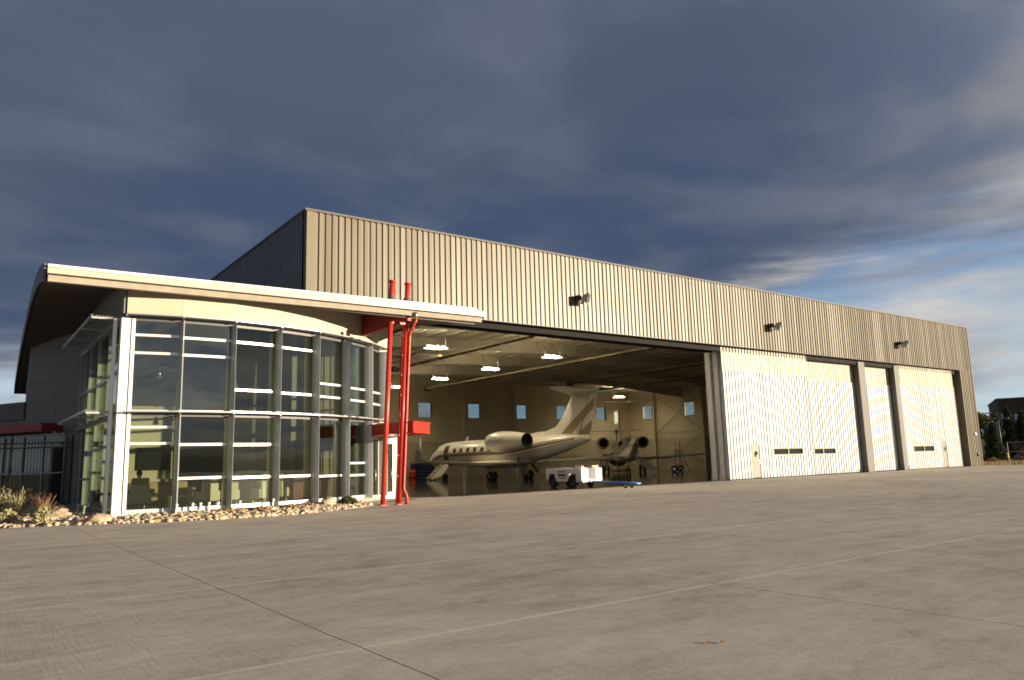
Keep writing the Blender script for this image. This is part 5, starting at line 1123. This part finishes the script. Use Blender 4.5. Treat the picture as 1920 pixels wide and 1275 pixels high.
m=MB(); m.loft([[(*rp(3.21,.1),.5),(*rp(3.21,1.9),.5),(*rp(3.21,1.9),2.0),(*rp(3.21,.1),2.0)],[(*rp(3.9,.1),.5),(*rp(3.9,1.9),.5),(*rp(3.9,1.8),1.85),(*rp(3.9,.2),1.85)],[(*rp(4.7,.1),.5),(*rp(4.7,1.9),.5),(*rp(4.7,1.9),1.2),(*rp(4.7,.1),1.2)]],0,True,False); obj('cab',m,STEEL,rv)
m=MB(); m.prism([rp(.5,-.02),rp(1.4,-.02),rp(1.4,-.001),rp(.5,-.001)],1.5,2.1); m.prism([rp(2.0,-.02),rp(2.7,-.02),rp(2.7,-.001),rp(2.0,-.001)],1.1,2.2); obj('window',m,DKGLASS,rv)
for s,d in ((.8,.1),(.8,1.9),(4.1,.1),(4.1,1.9)): m=MB(); q=rp(s,d); m.ring((q[0],q[1],.47),(w.x,w.y,0),.16,.38,.22,16); m.cyl((q[0]-w.x*.04,q[1]-w.y*.04,.47),(q[0]+w.x*.04,q[1]+w.y*.04,.47),.17,10,1); obj('wheel',m,[RUBBER,CHROME],rv)
t=thing('guard_post','short yellow guard post on the dry verge','bollard',(85.2,3.8,.13)); m=MB(); m.tube([(85.2,3.8,.1),(85.15,3.85,1.05)],.10,10); m.ball((85.15,3.85,1.05),.10,0,10,6); obj('post',m,YELLOW,t); m=MB(); m.cyl((85.2,3.8,.09),(85.2,3.8,.2),.16,12); obj('footing',m,STUCCOG,t)
cf=thing('chain_link_fence','chain link fence in front of the conifers at the right edge','fence',(90,3,.13))
A=Vector((89.0,5.2)); u=Vector((.35,-.94))
for k in range(6): q=A+u*k*2.4; m=MB(); m.cyl((q.x,q.y,.1),(q.x,q.y,2.35),.04,6); obj('fence_post',m,STEEL,cf)
for z in (.2,1.2,2.3): q=A+u*12.; m=MB(); m.cyl((A.x,A.y,z),(q.x,q.y,z),.025,5); obj('rail',m,STEEL,cf)
m=MB()
for i in range(0,110):
    s=i*.13-1.2
    for sg in (1,-1):
        a,b=(s,.15),(s+2.1*sg,2.25)
        p=A+u*max(0,min(12,a[0])); q=A+u*max(0,min(12,b[0]))
        if 0<=a[0]<=12 and 0<=b[0]<=12: m.tube([(p.x,p.y,a[1]),(q.x,q.y,b[1])],.004,3,0,False,False)
obj('mesh',m,STEEL,cf)
r=random.Random(77); m=MB()
for i in range(15000):
    x=r.uniform(70.8,100); y=r.uniform(-14,9) if r.random()<.7 else r.uniform(-40,14); z=hgt(x,y)-.03; hh=r.uniform(.05,.2); th=r.uniform(0,2*pi); s=Vector((cos(th),sin(th),0))*.03; l=Vector((r.uniform(-.1,.1),r.uniform(-.1,.1),hh)); p=Vector((x,y,z)); m.add([p-s,p+s,p+l],[(0,1,2)],0 if r.random()<.75 else 1)
stuff(obj('dry_grass',m,[STRAW,REDPL]))
r=random.Random(5); m=MB()
for i,(x,y) in enumerate(((84.,4.9),(87.2,3.4),(88.8,2.7),(91.,1.9))): shrub(x,y,hgt(x,y)-.03,.8,.55,260,[REDPL,STRAW],('reddish dry bush left of the yellow post at the foot of the conifer','reddish dry bush just right of the yellow post','reddish dry bush below the chain link fence, left one','reddish dry bush at the right picture edge below the fence')[i],'bush','dry bushes along the verge',.16,60+i,'dry_bush')

for x,y,l in ((-7.03,-28.42,'curled orange dry leaf on the foreground concrete, left of another'),(-6.93,-28.5,'curled orange dry leaf on the foreground concrete, right of another')):
    t=thing('dry_leaf',l,'leaf',(x,y,.01),0,'dry leaves on the foreground concrete'); m=MB(); rr=[]
    for i in range(6):
        u=i/5; wd_=.035*sin(pi*min(1,max(.02,u)))+.002; rr.append([(x-.03+.06*u,y+k*wd_*.42,.008+.009*abs(k)+.01*(u-.5)**2) for k in (-1,-.5,0,.5,1)])
    m.loft(rr,0,False,True,False); obj('blade',m,mat('orange_dry_leaf',(.40,.14,.03),.8,0,.3,20.) if 'orange_dry_leaf' not in MATS else MATS['orange_dry_leaf'],t)
    m=MB(); m.tube([(x-.03,y,.009),(x-.055,y+.01,.008)],.002,5); obj('stalk',m,BARK,t)
